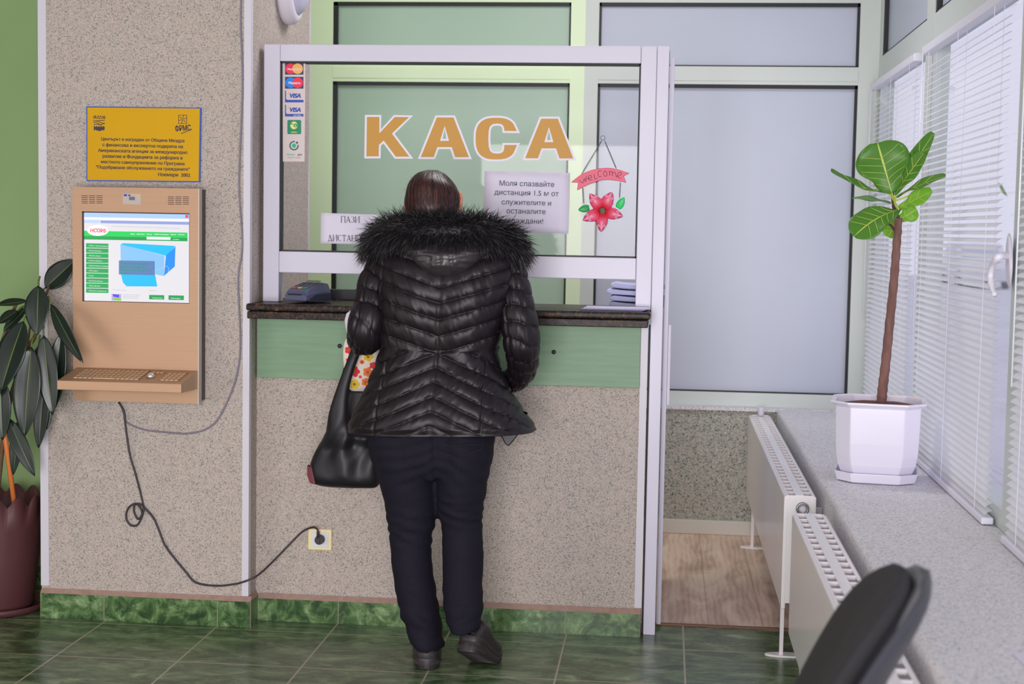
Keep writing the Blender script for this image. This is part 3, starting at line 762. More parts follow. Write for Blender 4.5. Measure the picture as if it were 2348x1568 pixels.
# ribbon: a cambered band with swallow-tail ends
top = smooth_path([(110, 742, 0), (245, 640, 0), (400, 575, 0), (560, 550, 0), (720, 566, 0), (890, 620, 0)], 5)
bot = smooth_path([(192, 850, 0), (330, 780, 0), (470, 728, 0), (560, 710, 0), (700, 718, 0), (848, 746, 0)], 5)
b = MB(); n = len(top)
pts = [(p.x, p.y) for p in top]+[(812, 660)]+[(p.x, p.y) for p in reversed(bot)]+[(205, 748)]
b.plate([zh(x, y, HY-.002) for x, y in pts], .004)
b.build('ribbon', M_pink, t, bevel=.0012)
M_blk = mat('black_line_paint', rgb(40, 36, 44), .5)
strokes = [[(222, 715), (268, 752), (290, 690), (305, 735), (318, 660)], [(325, 690), (352, 695), (388, 672), (370, 650), (345, 668), (350, 710), (395, 708)], [(420, 632), (432, 700), (470, 682)],
           [(520, 592), (488, 590), (470, 630), (488, 668), (522, 660)], [(560, 590), (545, 630), (568, 665), (592, 640), (582, 600), (560, 590)], [(615, 590), (626, 606), (628, 655), (626, 610), (650, 596), (662, 620), (663, 662), (664, 622), (690, 606), (706, 630), (715, 680)],
           [(718, 660), (750, 658), (785, 630), (762, 606), (730, 640), (742, 682), (780, 690)]]
b = MB()
for s_ in strokes: b.tube(smooth_path([zh(x, y, HY-.0028) for x, y in s_], 4), .00075, 5)
b.build('ribbon_lettering', M_blk, t)
# flower
M_petal = petal_mat()
def petal(name, base, tip, w, mt, bow=.006, yy=HY, wav=0.0):
    """pointed petal between two image-scale points; w half width"""
    p0, p1 = zh(*base, yy), zh(*tip, yy); d = p1-p0; s_ = Vector((d.z, 0, -d.x)).normalized(); rows = 12; cols = 8; b = MB()
    for i in range(rows+1):
        u = i/rows; ww = w*(.55+.9*u-1.5*u**2.6*.0)*(1 if u < .5 else 1)
        ww = w*(math.sin(math.pi*min(1, (.18+u*.82))**.9)**.75)
        if u == 1: ww = w*.02
        for j in range(cols+1):
            v = j/cols*2-1
            q = p0+d*u+s_*(ww*v)+s_*(wav*w*math.sin(u*3))
            q.y -= bow*math.sin(math.pi*u*.8+.2)*(1-.8*v*v)+.003*u
            b.v.append(q)
    for i in range(rows):
        for j in range(cols): a = i*(cols+1)+j; b.face((a, a+1, a+cols+2, a+cols+1), 0, True)
    return b.build(name, mt, t, solid=.0012)
C0 = (530, 1122)
for tip, w in (((362, 896), 0.0201), ((655, 874), 0.0214), ((800, 1196), 0.0201), ((512, 1402), 0.0201), ((272, 1248), 0.0207)):
    bs = (C0[0]+(tip[0]-C0[0])*.12, C0[1]+(tip[1]-C0[1])*.12)
    pt = petal('petal', bs, tip, w, M_petal)
    dx, dy = tip[0]-C0[0], tip[1]-C0[1]; L = math.hypot(dx, dy); ux, uy = dx/L, dy/L; vx, vy = -uy, ux
    b = MB(); F = lambda a, c: zh(C0[0]+ux*a+vx*c, C0[1]+uy*a+vy*c, HY-.0088)
    for sg in (1, -1):
        b.tube(smooth_path([F(L*.97, 0), F(L*.82, sg*4), F(L*.74, sg*22), F(L*.66, sg*40), F(L*.72, sg*52), F(L*.78, sg*44), F(L*.74, sg*36)], 4), .0009, 5)
        b.tube([F(L*.62, sg*9), F(L*.52, sg*11)], .0008, 5)
    b.build('white_scroll', M_wv, pt)
M_lf = mat('green_enamel_leaf', rgb(16, 150, 72, KA), .4); M_lf2 = mat('bright_green_enamel_leaf', rgb(22, 190, 92, KA), .4)
petal('leaf', (352, 1080), (210, 1112), .0125, M_lf, .003, HY+.006); petal('leaf', (735, 1085), (820, 945), .0125, M_lf2, .003, HY+.006)
c = zh(530, 1122, HY-.007); b = MB(); b.sphere(c, (.0105, .005, .0105)); b.build('flower_centre', mat('speckled_olive_centre', rgb(96, 96, 66, KA), .6, var=(320, .5)), t)
b = MB()
for k in range(26):
    a = 2*math.pi*k/26; b.tube([c+Vector((.0125*math.cos(a), .001, .0125*math.sin(a))), c+Vector((.021*math.cos(a), 0, .021*math.sin(a)))], .0006, 4)
b.build('flower_rays', mat('deep_red_enamel', rgb(196, 10, 44, KA), .4), t)

# ---- card terminal
t = thing('card_terminal', at(690, 692, 5.06), 'blue grey card payment terminal with coloured keys on the counter', 'card terminal')
M_tb = mat('blue_grey_plastic', rgb(74, 78, 104, KA), .4); M_td = mat('dark_blue_plastic', rgb(46, 46, 66), .45); M_tg = mat('grey_plastic', rgb(84, 88, 98, KA), .45)
ang = .32; ca, sa = math.cos(ang), math.sin(ang); T0 = Vector((-1.228, 5.085, 1.1150))
def TT(x, y, z): return T0+Vector((x*ca+y*sa, y*ca-x*sa, z))
def sect(y, zt, w, zb=0, k=.85): return [TT(-w, y, zb), TT(w, y, zb), TT(w*1.02, y, zb+(zt-zb)*.55), TT(w*k, y, zt), TT(-w*k, y, zt), TT(-w*1.02, y, zb+(zt-zb)*.55)]
b = MB(); b.loft([sect(-.062, .026, .041, .004), sect(-.066, .036, .043, .010), sect(-.05, .045, .045, .006), sect(0, .058, .046), sect(.045, .066, .047), sect(.078, .062, .046), sect(.092, .05, .043)], 0, False)
b.build('housing', M_tb, t, bevel=.004, seg=3)
top_z = lambda y: .0455+(y+.05)*.232
def key(x, y, w, d, m, nm):
    b = MB(); P = [TT(x+dx*w, y+dy*d, top_z(y+dy*d)+.0005) for dx, dy in ((-1, -1), (1, -1), (1, 1), (-1, 1))]; b.hull(P, [p+Vector((0, 0, .0025)) for p in P], 0); b.build(nm, m, t, bevel=.0005)
for x, c in ((-.022, mat('red_key', rgb(196, 60, 66, KA), .4)), (-.002, mat('yellow_key', rgb(222, 166, 66, KA), .4)), (.018, mat('green_key', rgb(36, 142, 96, KA), .4))): key(x, -.036, .0075, .0045, c, 'function_key')
for r_ in range(4):
    for q in range(3): key(-.021+.0195*q, -.021+r_*.0125, .006, .0038, M_tg, 'key')
b = MB(); P = [TT(x, y, top_z(y)+.0008) for x, y in ((-.026, .034), (.026, .034), (.026, .056), (-.026, .056))]; b.hull(P, [p+Vector((0, 0, .002)) for p in P]); b.build('display', mat('lcd_grey', rgb(122, 124, 112, KA), .3), t)
b = MB(); P = [TT(x, -.0672, z) for x, z in ((-.03, .0255), (.022, .0255), (.022, .029), (-.03, .029))]; b.plate(P, .004); b.build('card_slot', mat('slot_black', rgb(14, 14, 20), .6), t)
b = MB(); b.loft([[TT(.0462+dx, y, z) for y, z in ((-.055, .004), (.085, .004), (.085, .03), (-.01, .028), (-.055, .012))] for dx in (0, .002)], 0, False); b.build('side_grip', M_td, t)
e = TT(.046, .085, .03)
Q_ = lambda x, y: Vector((x, y, 1.1142))
b = MB(); b.tube(smooth_path([e, at(752, 678, 5.17), Q_(-1.155, 5.20), Q_(-1.157, 5.25), Q_(-1.150, 5.31)], 6), .0016, 8); b.build('cord', M_td, t)

# ---- dark tray, papers
MB().box(-1.25, -.80, 5.335, 5.385, 1.1125, 1.149).build('document_tray', mat('black_tray_plastic', rgb(34, 34, 38), .45, var=(60, .2, (.05, 1, 1))), None, bevel=.002, loc=(-1.02, 5.36, 1.1125))
tag(bpy.data.objects['document_tray'], 'long low black tray standing behind the card terminal', 'tray')
M_cloth = mat('lilac_white_paper', rgb(178, 180, 214, KA), .8)
random.seed(5)
for k in range(4):
    z = 1.1125+k*.0225; x0 = -.195+random.uniform(-.006, .006)-(.012 if k == 2 else 0); n = 12
    b = MB(); top = []; bo = []
    ring = []
    for i in range(n+1):
        u = i/n; x = x0+u*.19
        top.append((x, z+.0205-.007*math.sin(u*math.pi*.9)+(.0 if u > .04 else -.006))); bo.append((x, z+.001-.004*math.sin(u*math.pi*.9)*(1 if k else 0)+(.0 if u > .04 else .004)))
    prof = bo+list(reversed(top))
    b.hull([(x, 5.255, q) for x, q in prof], [(x, 5.385, q) for x, q in prof], 0)
    o = b.build('paper_bundle', M_cloth, None, loc=(x0+.1, 5.31, z), bevel=.004)
    tag(o, ['lilac white folded paper bundle at the bottom of the pile behind the counter', 'lilac white folded paper bundle second from bottom of the pile behind the counter', 'lilac white folded paper bundle sticking out third from bottom of the pile', 'lilac white folded paper bundle on top of the pile behind the counter'][k], 'paper', 'paper bundles behind the counter')
M_env = mat('pale_envelope', rgb(196, 200, 212, KA), .6); M_env2 = mat('grey_envelope', rgb(96, 96, 112, KA), .6); M_env3 = mat('violet_envelope', rgb(158, 150, 200, KA), .6)
lab = ['dark grey leaflet at the bottom of the fanned papers on the counter', 'violet leaflet in the lower half of the fanned papers on the counter', 'pale leaflet in the upper half of the fanned papers on the counter', 'white leaflet on top of the fanned papers on the counter']
for k, mtx in enumerate((M_env2, M_env3, M_env, M_paper)):
    a = -.10+.05*k; cx, cy = -.165+.006*k, 5.055+.006*k; z = 1.1125+.0033*k; b = MB(); R = lambda x, y: Vector((cx+x*math.cos(a)-y*math.sin(a), cy+x*math.sin(a)+y*math.cos(a), z))
    P = [R(-.115, -.045), R(.095, -.045), R(.095, .045), R(-.115, .045)]; b.hull(P, [p+Vector((0, 0, .0026)) for p in P])
    o = b.build('leaflet', mtx, None, loc=(cx, cy, z)); tag(o, lab[k], 'leaflet', 'leaflets on the counter')
# ================================================================== left wall
# ---- yellow plaque
t = thing('wall_plaque', (-1.77, 4.98, 1.515), 'yellow plaque with blue border and printed text above the steel terminal', 'plaque')
M_yel = mat('yellow_plastic_sheet', rgb(214, 162, 10, 1.1), .5, spec=.2, var=(5, .04)); M_blu = mat('blue_border', rgb(48, 84, 168, KA), .4); M_nav = mat('dark_navy_print', rgb(62, 50, 62), .5)
PYk = 4.977
b = MB(); b.plate([at(x, y, PYk) for x, y in ((198, 244), (461, 247), (458.5, 418), (198, 415))], .007); b.build('backing_board', M_blu, t)
b = MB(); b.plate([at(x, y, PYk-.0012) for x, y in ((200.5, 246.5), (458, 249), (455.5, 415), (200.5, 412.5))], .0014); b.build('yellow_face', M_yel, t)
L = [('Центърът е изграден от Община Мездра', 327, 324, 190), ('с финансова и експертна подкрепа на', 327, 337.5, 184), ('Американската агенция за международно', 327, 350.5, 204), ('развитие и Фондацията за реформа в', 326.5, 363.5, 183), ('местното самоуправление по Програма', 327, 376.5, 191), ('"Подобряване обслужването на гражданите"', 327, 389, 214), ('Ноември  2002', 399, 404.5, 73)]
sc = (at(300, 300, PYk)-at(200, 300, PYk)).length/100
for body, x, y, w in L: text('plaque_line', body, at(x, y, PYk-.0014), M_nav, t, width=w*sc, bold=.028, tilt=-.011)
o = text('logo_word', 'ФРМС', at(420, 300, PYk-.0014), M_nav, t, width=36*sc, bold=.03, height=.022, tilt=.08)
PQ = [0]
def pq(b, pts, m=0): PQ[0] += 1; b.plate([at(x, y, PYk-.0014-.00002*PQ[0]) for x, y in pts], .0003, m)
b = MB(); pq(b, [(214, 265), (241, 265.5), (241, 272.5), (214, 272)]); pq(b, [(215, 291), (240, 291), (240, 296), (228, 301), (215, 295)])
for k in range(5): pq(b, [(215+k*5.2, 289), (218+k*5.2, 289), (218+k*5.2, 299), (215+k*5.2, 299)])
for k, (x0, y0, x1, y1) in enumerate(((214, 277, 240, 276), (214, 281, 226, 279), (226, 279, 240, 284), (215, 286, 228, 283), (228, 287, 240, 282), (220, 284, 234, 287))): pq(b, [(x0, y0-.8), (x1, y1-.8), (x1, y1+.8), (x0, y0+.8)])
b.build('handshake_emblem', M_nav, t)
text('logo_word', 'USAID', at(227.5, 271.4, PYk-.0032), M_yel, t, width=24*sc, bold=.03)
b = MB()
for x0, y0, x1, y1 in ((409, 264, 428, 264), (409, 283, 428, 283), (409.5, 264, 409.5, 283), (428, 264, 428, 283)):
    pq(b, [(x0-.6, y0-.6), (x1+.6, y0-.6), (x1+.6, y1+.6), (x0-.6, y1+.6)])
for k in range(6):
    a = k*math.pi/3+.3; f_ = lambda r, q: (418.7+r*math.cos(a+q), 273.5+r*math.sin(a+q)); pq(b, [f_(1.5, 0), f_(9.2, .35), f_(9.2, .5), f_(1.5, .8)])
pq(b, [(414, 306), (440, 296), (440, 297.5), (416, 307)])
b.build('pinwheel_emblem', M_nav, t)

# ---- steel information terminal
M_steel = mat('brushed_steel', rgb(194, 154, 122, 1.0), .42, .25, var=(9, .025, (.4, 1, 22)), bump=(260, .08, .0006, (.03, 1, 1)))
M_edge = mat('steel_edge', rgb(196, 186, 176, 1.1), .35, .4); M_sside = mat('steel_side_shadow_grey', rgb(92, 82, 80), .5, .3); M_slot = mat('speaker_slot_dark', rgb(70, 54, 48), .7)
KY = 4.90
t = thing('information_terminal', at(310, 920, KY), 'steel touch information terminal with screen and keyboard shelf on the speckled wall', 'terminal')
c = [at(x, y, KY) for x, y in ((166, 428), (455, 432.5), (456, 926), (165, 918))]
x0 = c[0].x; x1 = c[1].x; z1 = c[0].z; z0 = c[2].z
b = MB(); b.box(x0+.004, x1-.002, KY+.012, 4.984, z0+.006, z1-.002); b.build('rear_housing', M_sside, t)
S = [at(x, y, KY) for x, y in ((188, 484.5), (434.5, 488), (433.5, 693.5), (188, 690.5))]
sx0, sx1, sz0, sz1 = S[0].x, S[1].x, S[3].z, S[0].z
b = MB(); b.box(x0, sx0, KY, KY+.012, z0, z1); b.box(sx1, x1, KY, KY+.012, z0, z1); b.box(sx0, sx1, KY, KY+.012, sz1, z1); b.box(sx0, sx1, KY, KY+.012, z0, sz0)
b.build('front_panel', M_steel, t)
MB().box(x1, x1+.003, KY-.001, KY+.03, z0-.001, z1).build('edge_strip', M_edge, t)
M_bez = mat('dark_bezel', rgb(78, 56, 62), .5)
b = MB(); e_ = .004
b.box(sx0, sx1, KY+.002, KY+.010, sz1-e_, sz1); b.box(sx0, sx1, KY+.002, KY+.010, sz0, sz0+.002); b.box(sx0, sx0+.005, KY+.002, KY+.010, sz0, sz1); b.box(sx1-.002, sx1, KY+.002, KY+.010, sz0, sz1)
b.build('screen_bezel', M_bez, t)
for gx in (187, 385):
    for r_ in range(5):
        b = MB()
        for q in range(3):
            a = at(gx+q*17, 448+r_*4.2+(gx-187)*.012, KY-.0004); d = at(gx+q*17+14, 449.6+r_*4.2+(gx-187)*.012, KY-.0004); b.box(a.x, d.x, KY-.0004, KY+.001, d.z, a.z)
        b.build('speaker_slot', M_slot, t)
b = MB(); b.plate([at(x, y, KY-.0006) for x, y in ((282, 443.5), (323, 444.5), (323, 469), (282, 468))], .0008); st = b.build('label_sticker', mat('silver_sticker', rgb(176, 164, 156, KA), .4), t)
for col, (xa, ya, xb, yb) in ((M_vis, (284, 445, 291, 450)), (M_sor, (312, 446, 319, 450)), (M_sgrey, (296, 451, 309, 459)), (M_vis, (294, 446, 299, 450))):
    b = MB(); p, q = at(xa, ya, KY-.001), at(xb, yb, KY-.001); b.box(p.x, q.x, KY-.001, KY-.0006, q.z, p.z); b.build('sticker_mark', col, st)
# screen picture (lit by the display itself)
def em(name, r, g, b_, k=1.0): return mat('screen_'+name, (.01, .01, .01, 1), .25, emit=k, ecol=rgb(r, g, b_))
SYk = KY+.0055
scr = MB().box(sx0+.004, sx1-.002, SYk, SYk+.004, sz0+.002, sz1-.004).build('screen', em('white', 222, 220, 224), t)
def su(x, y, lay=1): return at(180+x*280/1829.0, 470+y*240/1568.0, SYk-.0004*lay)
def el(name, x0, y0, x1, y1, m, lay=1, par=None, sk=.0065):
    b = MB(); d = (x1-x0)*.008
    b.plate([su(x0, y0, lay), su(x0, y1, lay), su(x1, y1+(x1-x0)*.018, lay), su(x1, y0+(x1-x0)*.018, lay)], .0002); return b.build(name, m, par or scr)
kx = (at(300, 600, SYk)-at(200, 600, SYk)).length/100*280/1829.0
def st_(name, body, x, y, w, m, lay=2, **k): return text(name, body, su(x, y, lay), m, scr, width=w*kx, tilt=-.016, **k)
E_sky = em('sky', 168, 200, 240); E_lav = em('lavender', 144, 156, 214); E_g1 = em('bright_green', 0, 206, 84); E_g2 = em('green', 0, 154, 74); E_g3 = em('leaf_green', 0, 160, 78); E_pale = em('pale_blue', 186, 206, 240)
E_red = em('red', 238, 34, 84); E_b1 = em('blue', 0, 140, 255); E_b2 = em('mask_blue', 132, 190, 240); E_b3 = em('cyan', 0, 186, 250); E_ov = em('slate', 86, 124, 178); E_gt = em('caption_green', 0, 150, 96); E_w = em('paper', 236, 236, 240); E_gr = em('grey_text', 176, 178, 194); E_pu = em('purple', 92, 48, 232); E_li = em('lime', 118, 206, 20)
el('title_bar', 70, 102, 1656, 180, E_sky); el('address_bar', 70, 182, 1656, 216, E_w); el('tab_bar', 330, 230, 1656, 272, E_lav); el('tab', 70, 220, 318, 268, E_pale)
st_('window_title', 'НСОРБ Начало', 380, 155, 150, E_gr); st_('close_mark', '×', 1622, 205, 52, E_red, bold=.06); el('minimise_mark', 1530, 128, 1572, 138, E_lav, 2)
el('banner', 70, 385, 1632, 466, E_g1, 2); el('banner_lower', 70, 464, 1632, 515, E_g2, 2)
b = MB(); b.plate([su(290+162*math.cos(a), 380+82*math.sin(a), 3) for a in [-2*math.pi*k/30 for k in range(30)]], .0002); b.build('logo_oval', E_w, scr)
st_('logo_word', 'НСОРБ', 292, 408, 240, E_red, 4, bold=.03, shear=.15); st_('logo_town', 'общини', 296, 362, 110, E_gr, 4)
st_('banner_title', 'НАЦИОНАЛНО СДРУЖЕНИЕ НА ОБЩИНИТЕ В РЕПУБЛИКА БЪЛГАРИЯ', 1010, 345, 1000, E_gr, 2)
for body, x, w in (('Архив', 810, 66), ('Документи', 930, 118), ('Членове', 1058, 82), ('Профил на купувача', 1240, 215), ('Проекти', 1420, 84), ('Контакти', 1540, 92)): st_('menu_word', body, x, 441+(x-800)*.012, w, E_w, 3, bold=.02)
el('search_box', 1020, 474, 1378, 516, E_w, 3); st_('search_word', 'Английски', 1460, 520, 92, E_w, 4, bold=.02)
for k, body in enumerate(('COVID-19 - Грижа за общините', 'Полезна информация', 'Членство и общини', 'В полза на общините', 'Общински проекти и оперативни', 'НСОРБ „Диалог“', 'Анализи', 'Дискусионни обучения', 'Портал „Практики“', 'Програма за сътрудничество')):
    y = 572+k*75.0; el('menu_button', 112, y, 448, y+66, E_g3, 2)
    n_ = len(body); text('menu_label', body, su(154, y+42, 3), E_w, scr, width=n_*10.2*kx, tilt=-.016, align='LEFT', bold=.015)
def pg(name, pts, m, lay): 
    b = MB(); b.plate([su(x, y, lay) for x, y in pts][::-1], .0002); b.build(name, m, scr)
pg('mask_box_front', [(628, 590), (1290, 760), (1280, 1065), (1160, 1040), (635, 1040)], E_b2, 2); pg('mask_box_top', [(628, 590), (670, 570), (1450, 612), (1310, 760)], E_b3, 3); pg('mask_box_side', [(1310, 755), (1452, 618), (1442, 920), (1280, 1062)], E_b1, 3)
pg('mask_cloth', [(632, 1020), (1150, 1050), (1180, 1220), (720, 1218), (665, 1160)], E_b3, 3); pg('caption_box', [(605, 830), (1142, 840), (1142, 1052), (605, 1040)], E_ov, 4)
for body, y, w in (('Списък на фирми', 885, 400), ('произвеждащи на', 935, 350), ('предпазни средства', 982, 440), ('общини', 1030, 150)): text('caption_line', body, su(625, y, 5), E_gt, scr, width=w*kx, tilt=-.016, align='LEFT', bold=.01)
b = MB(); b.tube(smooth_path([su(1170, 968, 5), su(1230, 955, 5), su(1310, 915, 5), su(1350, 945, 5), su(1345, 1000, 5)], 5), .0006, 5); b.build('mask_strap', E_pale, scr)
st_('section_word', 'Последни новини', 610, 1282, 210, E_gr); st_('section_word', 'Събития', 1110, 1290, 110, E_gr)
el('news_picture', 495, 1330, 640, 1432, em('grey', 176, 170, 214), 2); pg('news_patch', [(512, 1335), (610, 1345), (606, 1388), (520, 1372)], E_pu, 3); pg('news_patch', [(525, 1384), (640, 1400), (630, 1436), (530, 1420)], E_li, 3)
for k in range(3): el('news_line', 665, 1340+k*24, 930-k*18, 1346+k*24, E_gr, 2)
el('page_button', 1058, 1346, 1284, 1412, E_g2, 2); el('page_button', 1348, 1352, 1578, 1420, E_g2, 2); st_('button_word', 'календар събития', 1180, 1398, 150, E_w, 3, bold=.02); st_('button_word', 'избор на друго', 1455, 1404, 140, E_w, 3, bold=.02)
# keyboard shelf
KF = 4.73
bl, br, fl, fr = at(180, 842, KY), at(452, 848, KY), at(127, 872, KF), at(416, 880, KF)
xa, xb = (fl.x+bl.x)/2, (fr.x+br.x)/2
zb_, zf = bl.z, fl.z; zfb = at(127, 893, KF).z; zbb = at(450, 892, KY).z
b = MB(); b.loft([[(x, KY, zb_), (x, KF, zf), (x, KF, zfb), (x, KY, zbb)] for x in (xa, xb)], 0, False); sh = b.build('keyboard_shelf', M_steel, t, bevel=.002)
M_key = mat('steel_key', rgb(206, 170, 136, 1.0), .35, .3); M_keyg = mat('key_gap', rgb(150, 117, 92), .6)
def shelfp(u, v, h=0): return Vector((xa+(xb-xa)*u, KF+(KY-KF)*v, zf+(zb_-zf)*v+h))
def plate_(u0, u1, v0, v1, h0, h1, nm, m, par, bev=0):
    b = MB(); P = [shelfp(u, v, h0) for u, v in ((u0, v0), (u1, v0), (u1, v1), (u0, v1))]; b.hull(P, [p+Vector((0, 0, h1-h0)) for p in P]); return b.build(nm, m, par, bevel=bev)
plate_(.10, .635, .17, .88, .0002, .0008, 'key_field', M_keyg, sh); plate_(.80, .955, .17, .80, .0002, .0008, 'key_field', M_keyg, sh)
for r_ in range(5):
    n_ = 14
    for q in range(n_):
        if r_ == 0 and 4 <= q <= 8:
            if q == 4: plate_(.105+q*.0378, .105+9*.0378-.006, .19+r_*.137, .19+r_*.137+.1, .0008, .0035, 'key', M_key, sh)
            continue
        plate_(.105+q*.0378, .105+(q+1)*.0378-.006, .19+r_*.137, .19+r_*.137+.1, .0008, .0035, 'key', M_key, sh)
for r_ in range(4):
    for q in range(4): plate_(.807+q*.0365, .807+(q+1)*.0365-.006, .19+r_*.15, .19+r_*.15+.11, .0008, .0035, 'key', M_key, sh)
for q in range(3): plate_(.665+q*.034, .665+q*.034+.028, .70, .80, .0008, .0035, 'key', M_key, sh)
b = MB(); c_ = shelfp(.70, .40, .004); b.sphere(c_, .0125, 0, 20, 12); b.build('trackball', mat('silver_ball', rgb(214, 204, 196, 1.2), .2, .6), sh)
b = MB(); b.tube([c_+Vector((.0145*math.cos(a), .0145*math.sin(a), -.004)) for a in [2*math.pi*k/20 for k in range(21)]], .0016, 6); b.build('trackball_ring', M_keyg, sh)

# ---- cables, socket
WY = 4.981
M_cab = mat('grey_cable', rgb(136, 128, 142, 1.0), .5); M_cord = mat('black_cord', rgb(58, 48, 56), .45)
pts = [(278, 930), (284, 950), (290, 968), (330, 985), (390, 992), (430, 994), (470, 985), (500, 960), (530, 900), (545, 850), (551, 780), (546, 640), (556, 560), (548, 420), (556, 200), (552, 60), (553, -20)]
b = MB(); b.tube(smooth_path([at(x, y, WY) for x, y in pts], 6), .0031, 8)
o = b.build('network_cable', M_cab, None, loc=at(430, 994, WY)); tag(o, 'thin grey cable drooping below the steel terminal and rising up the wall corner', 'cable')
t = thing('power_cord', at(520, 1343, 4.96), 'black power cord with a looped knot running from the steel terminal to the socket', 'cord')
pts = [(272, 922), (284, 945), (288, 980), (297, 1040), (310, 1085), (322, 1130), (329, 1165), (325, 1185), (314, 1204), (298, 1203), (289, 1186), (294, 1165), (310, 1155), (322, 1165), (325, 1180), (316, 1190), (307, 1172), (310, 1156), (323, 1157), (335, 1168), (352, 1188), (366, 1220), (378, 1250), (400, 1280), (425, 1310), (450, 1336), (500, 1343), (545, 1338)]
P = smooth_path([at(x, y, WY-.001-(.006 if 7 <= i <= 18 else 0)-(.009 if i < 5 else 0)-(.004 if i > 13 else 0)) for i, (x, y) in enumerate(pts)], 6)
P += smooth_path([at(545, 1338, WY-.005), at(572, 1329, WY-.010), at(592, 1318, 4.985), at(620, 1293, 5.02), at(660, 1252, 5.055), at(692, 1220, 5.066), at(716, 1209, 5.056), at(727, 1213, 5.047), at(730, 1224, 5.045)], 6)[1:]
b = MB(); b.tube(P, .0034, 8); b.build('cable', M_cord, t)
c_ = at(732, 1238, 5.056)
b = MB(); b.cyl(c_+Vector((0, .014, 0)), c_+Vector((0, -.006, 0)), .0172, 20, r2=.0155); b.cyl(c_+Vector((-.002, -.004, .008)), at(729, 1218, 5.046), .0062, 12, r2=.0048); b.box(c_.x-.004, c_.x+.004, c_.y-.010, c_.y-.004, c_.z-.012, c_.z+.012)
b.build('plug', M_cord, t, bevel=.001)
t = thing('wall_socket', at(733, 1264, 5.084), 'cream square wall socket with the black plug in it below the counter', 'socket')
a, d = at(706, 1212, 5.075), at(760, 1263, 5.075)
MB().box(a.x, d.x, 5.075, 5.0848, d.z, a.z).build('cover_plate', mat('aged_cream_plastic', rgb(224, 208, 158, KA), .4), t, bevel=.006, seg=3)
a, d = at(713.5, 1219.5, 5.072), at(752.5, 1256, 5.072)
MB().box(a.x, d.x, 5.0725, 5.0760, d.z, a.z).build('socket_insert', mat('white_socket_plastic', rgb(206, 206, 206, KA), .4), t, bevel=.0025)

# ---- oval lamp high on the side wall
t = thing('wall_lamp', (-1.40, 5.42, 2.12), 'white oval bulkhead lamp high on the side wall above the cashier window', 'lamp')
LC = Vector((-1.40, 5.42, 2.27)); n = 40
def oval(rx, rz, dx): return [LC+Vector((dx+.10*0, rx*math.cos(2*math.pi*k/n), rz*math.sin(2*math.pi*k/n))) for k in range(n)]
b = MB(); b.loft([oval(.125, .165, .001), oval(.130, .170, .012), oval(.128, .168, .035), oval(.118, .158, .052), oval(.100, .138, .056), oval(.094, .130, .050)], cap=(True, False))
b.build('rim', M_white, t)
b = MB(); b.loft([oval(.098*math.cos(a), .135*math.cos(a), .048+.052*math.sin(a)) for a in (0, .3, .6, .9, 1.2, 1.45, 1.56)]); b.build('lens', mat('grey_lens', rgb(178, 176, 196, KA), .35), t)
# ================================================================== window side
M_slat = transl('white_blind_slat', rgb(226, 224, 236, KA), .45, .4)
M_rail = mat('white_blind_rail', rgb(212, 210, 222, KA), .35)
M_lcord = mat('blind_cord', rgb(206, 202, 214, KA), .6)
def blind(y0, y1, label, tilt=.5):
    xb = .905; zt, zb = 2.05, .605
    t = thing('venetian_blind', (xb, (y0+y1)/2, .585), label, 'blind', 'venetian blinds in the window wall')
    MB().box(xb-.016, xb+.016, y0, y1, zt-.03, zt).build('head_rail', M_rail, t, bevel=.003)
    MB().box(xb-.02, xb+.014, y0, y1, .586, .606).build('bottom_rail', M_rail, t, bevel=.005, seg=3)
    b = MB(); n = int((zt-.04-zb-.012)/.0215)
    for k in range(n):
        z = zb+.016+k*.0215; sec = []
        for q in range(5):
            u = q/4-.5; sec.append((xb+.025*u*math.cos(tilt), z+.025*u*math.sin(tilt)-.003*(4*u*u)))
        i0 = len(b.v)
        for yy in (y0+.004, y1-.004):
            for x, z_ in sec: b.v.append(Vector((x, yy, z_)))
        for q in range(4): b.face((i0+q, i0+q+1, i0+5+q+1, i0+5+q), 0, True)
    b.build('slats', M_slat, t, normals=False)
    L = y1-y0
    for f in (.1, .5, .9) if L > 1.2 else (.1, .5, .88):
        y = y0+L*f; b = MB()
        for dx in (-.0135, .0135): b.box(xb+dx-.0006, xb+dx+.0006, y-.0012, y+.0012, zb, zt-.03)
        b.build('ladder_cord', M_lcord, t)
    b = MB(); b.tube([(xb-.022, y1-.06, zt-.03), (xb-.022, y1-.062, 1.0)], .0022, 6); b.build('tilt_wand', mat('clear_wand', rgb(214, 214, 226, KA), .2), t)
    return t
blind(5.735, 6.925, 'white slatted blind on the far window behind the potted fig')
blind(4.235, 5.56, 'large bright white slatted blind on the middle window beside the white pot')
blind(2.62, 3.995, 'white slatted blind cut off at the right edge beyond the handle')
t = thing('window_handle', atX(2305, 600, .92), 'white curved window handle on the frame beside the large blind', 'handle')
M_hd = mat('white_handle_plastic', rgb(208, 204, 214, KA), .35)
def hx(x, y, X): return atX(x, y, X)
b = MB(); b.loft([[hx(2314+9*math.cos(a)*s_, 596+62*math.sin(a)*1.0, .912+dx) for a in [2*math.pi*k/20 for k in range(20)]] for s_, dx in ((1.0, .012), (1.0, -.004), (.7, -.010))]); b.build('base_plate', M_hd, t)
b = MB(); P = smooth_path([hx(2314, 588, .912), hx(2302, 586, .885), hx(2288, 590, .865), hx(2276, 608, .862), hx(2271, 632, .862), hx(2274, 656, .862), hx(2281, 677, .864)], 6)
b.tube(P, [.010]*8+[.0095]*8+[.0085]*(len(P)-22)+[.007]*6, 12); b.build('lever', M_hd, t)
P0 = hx(2212, 1568, .86)
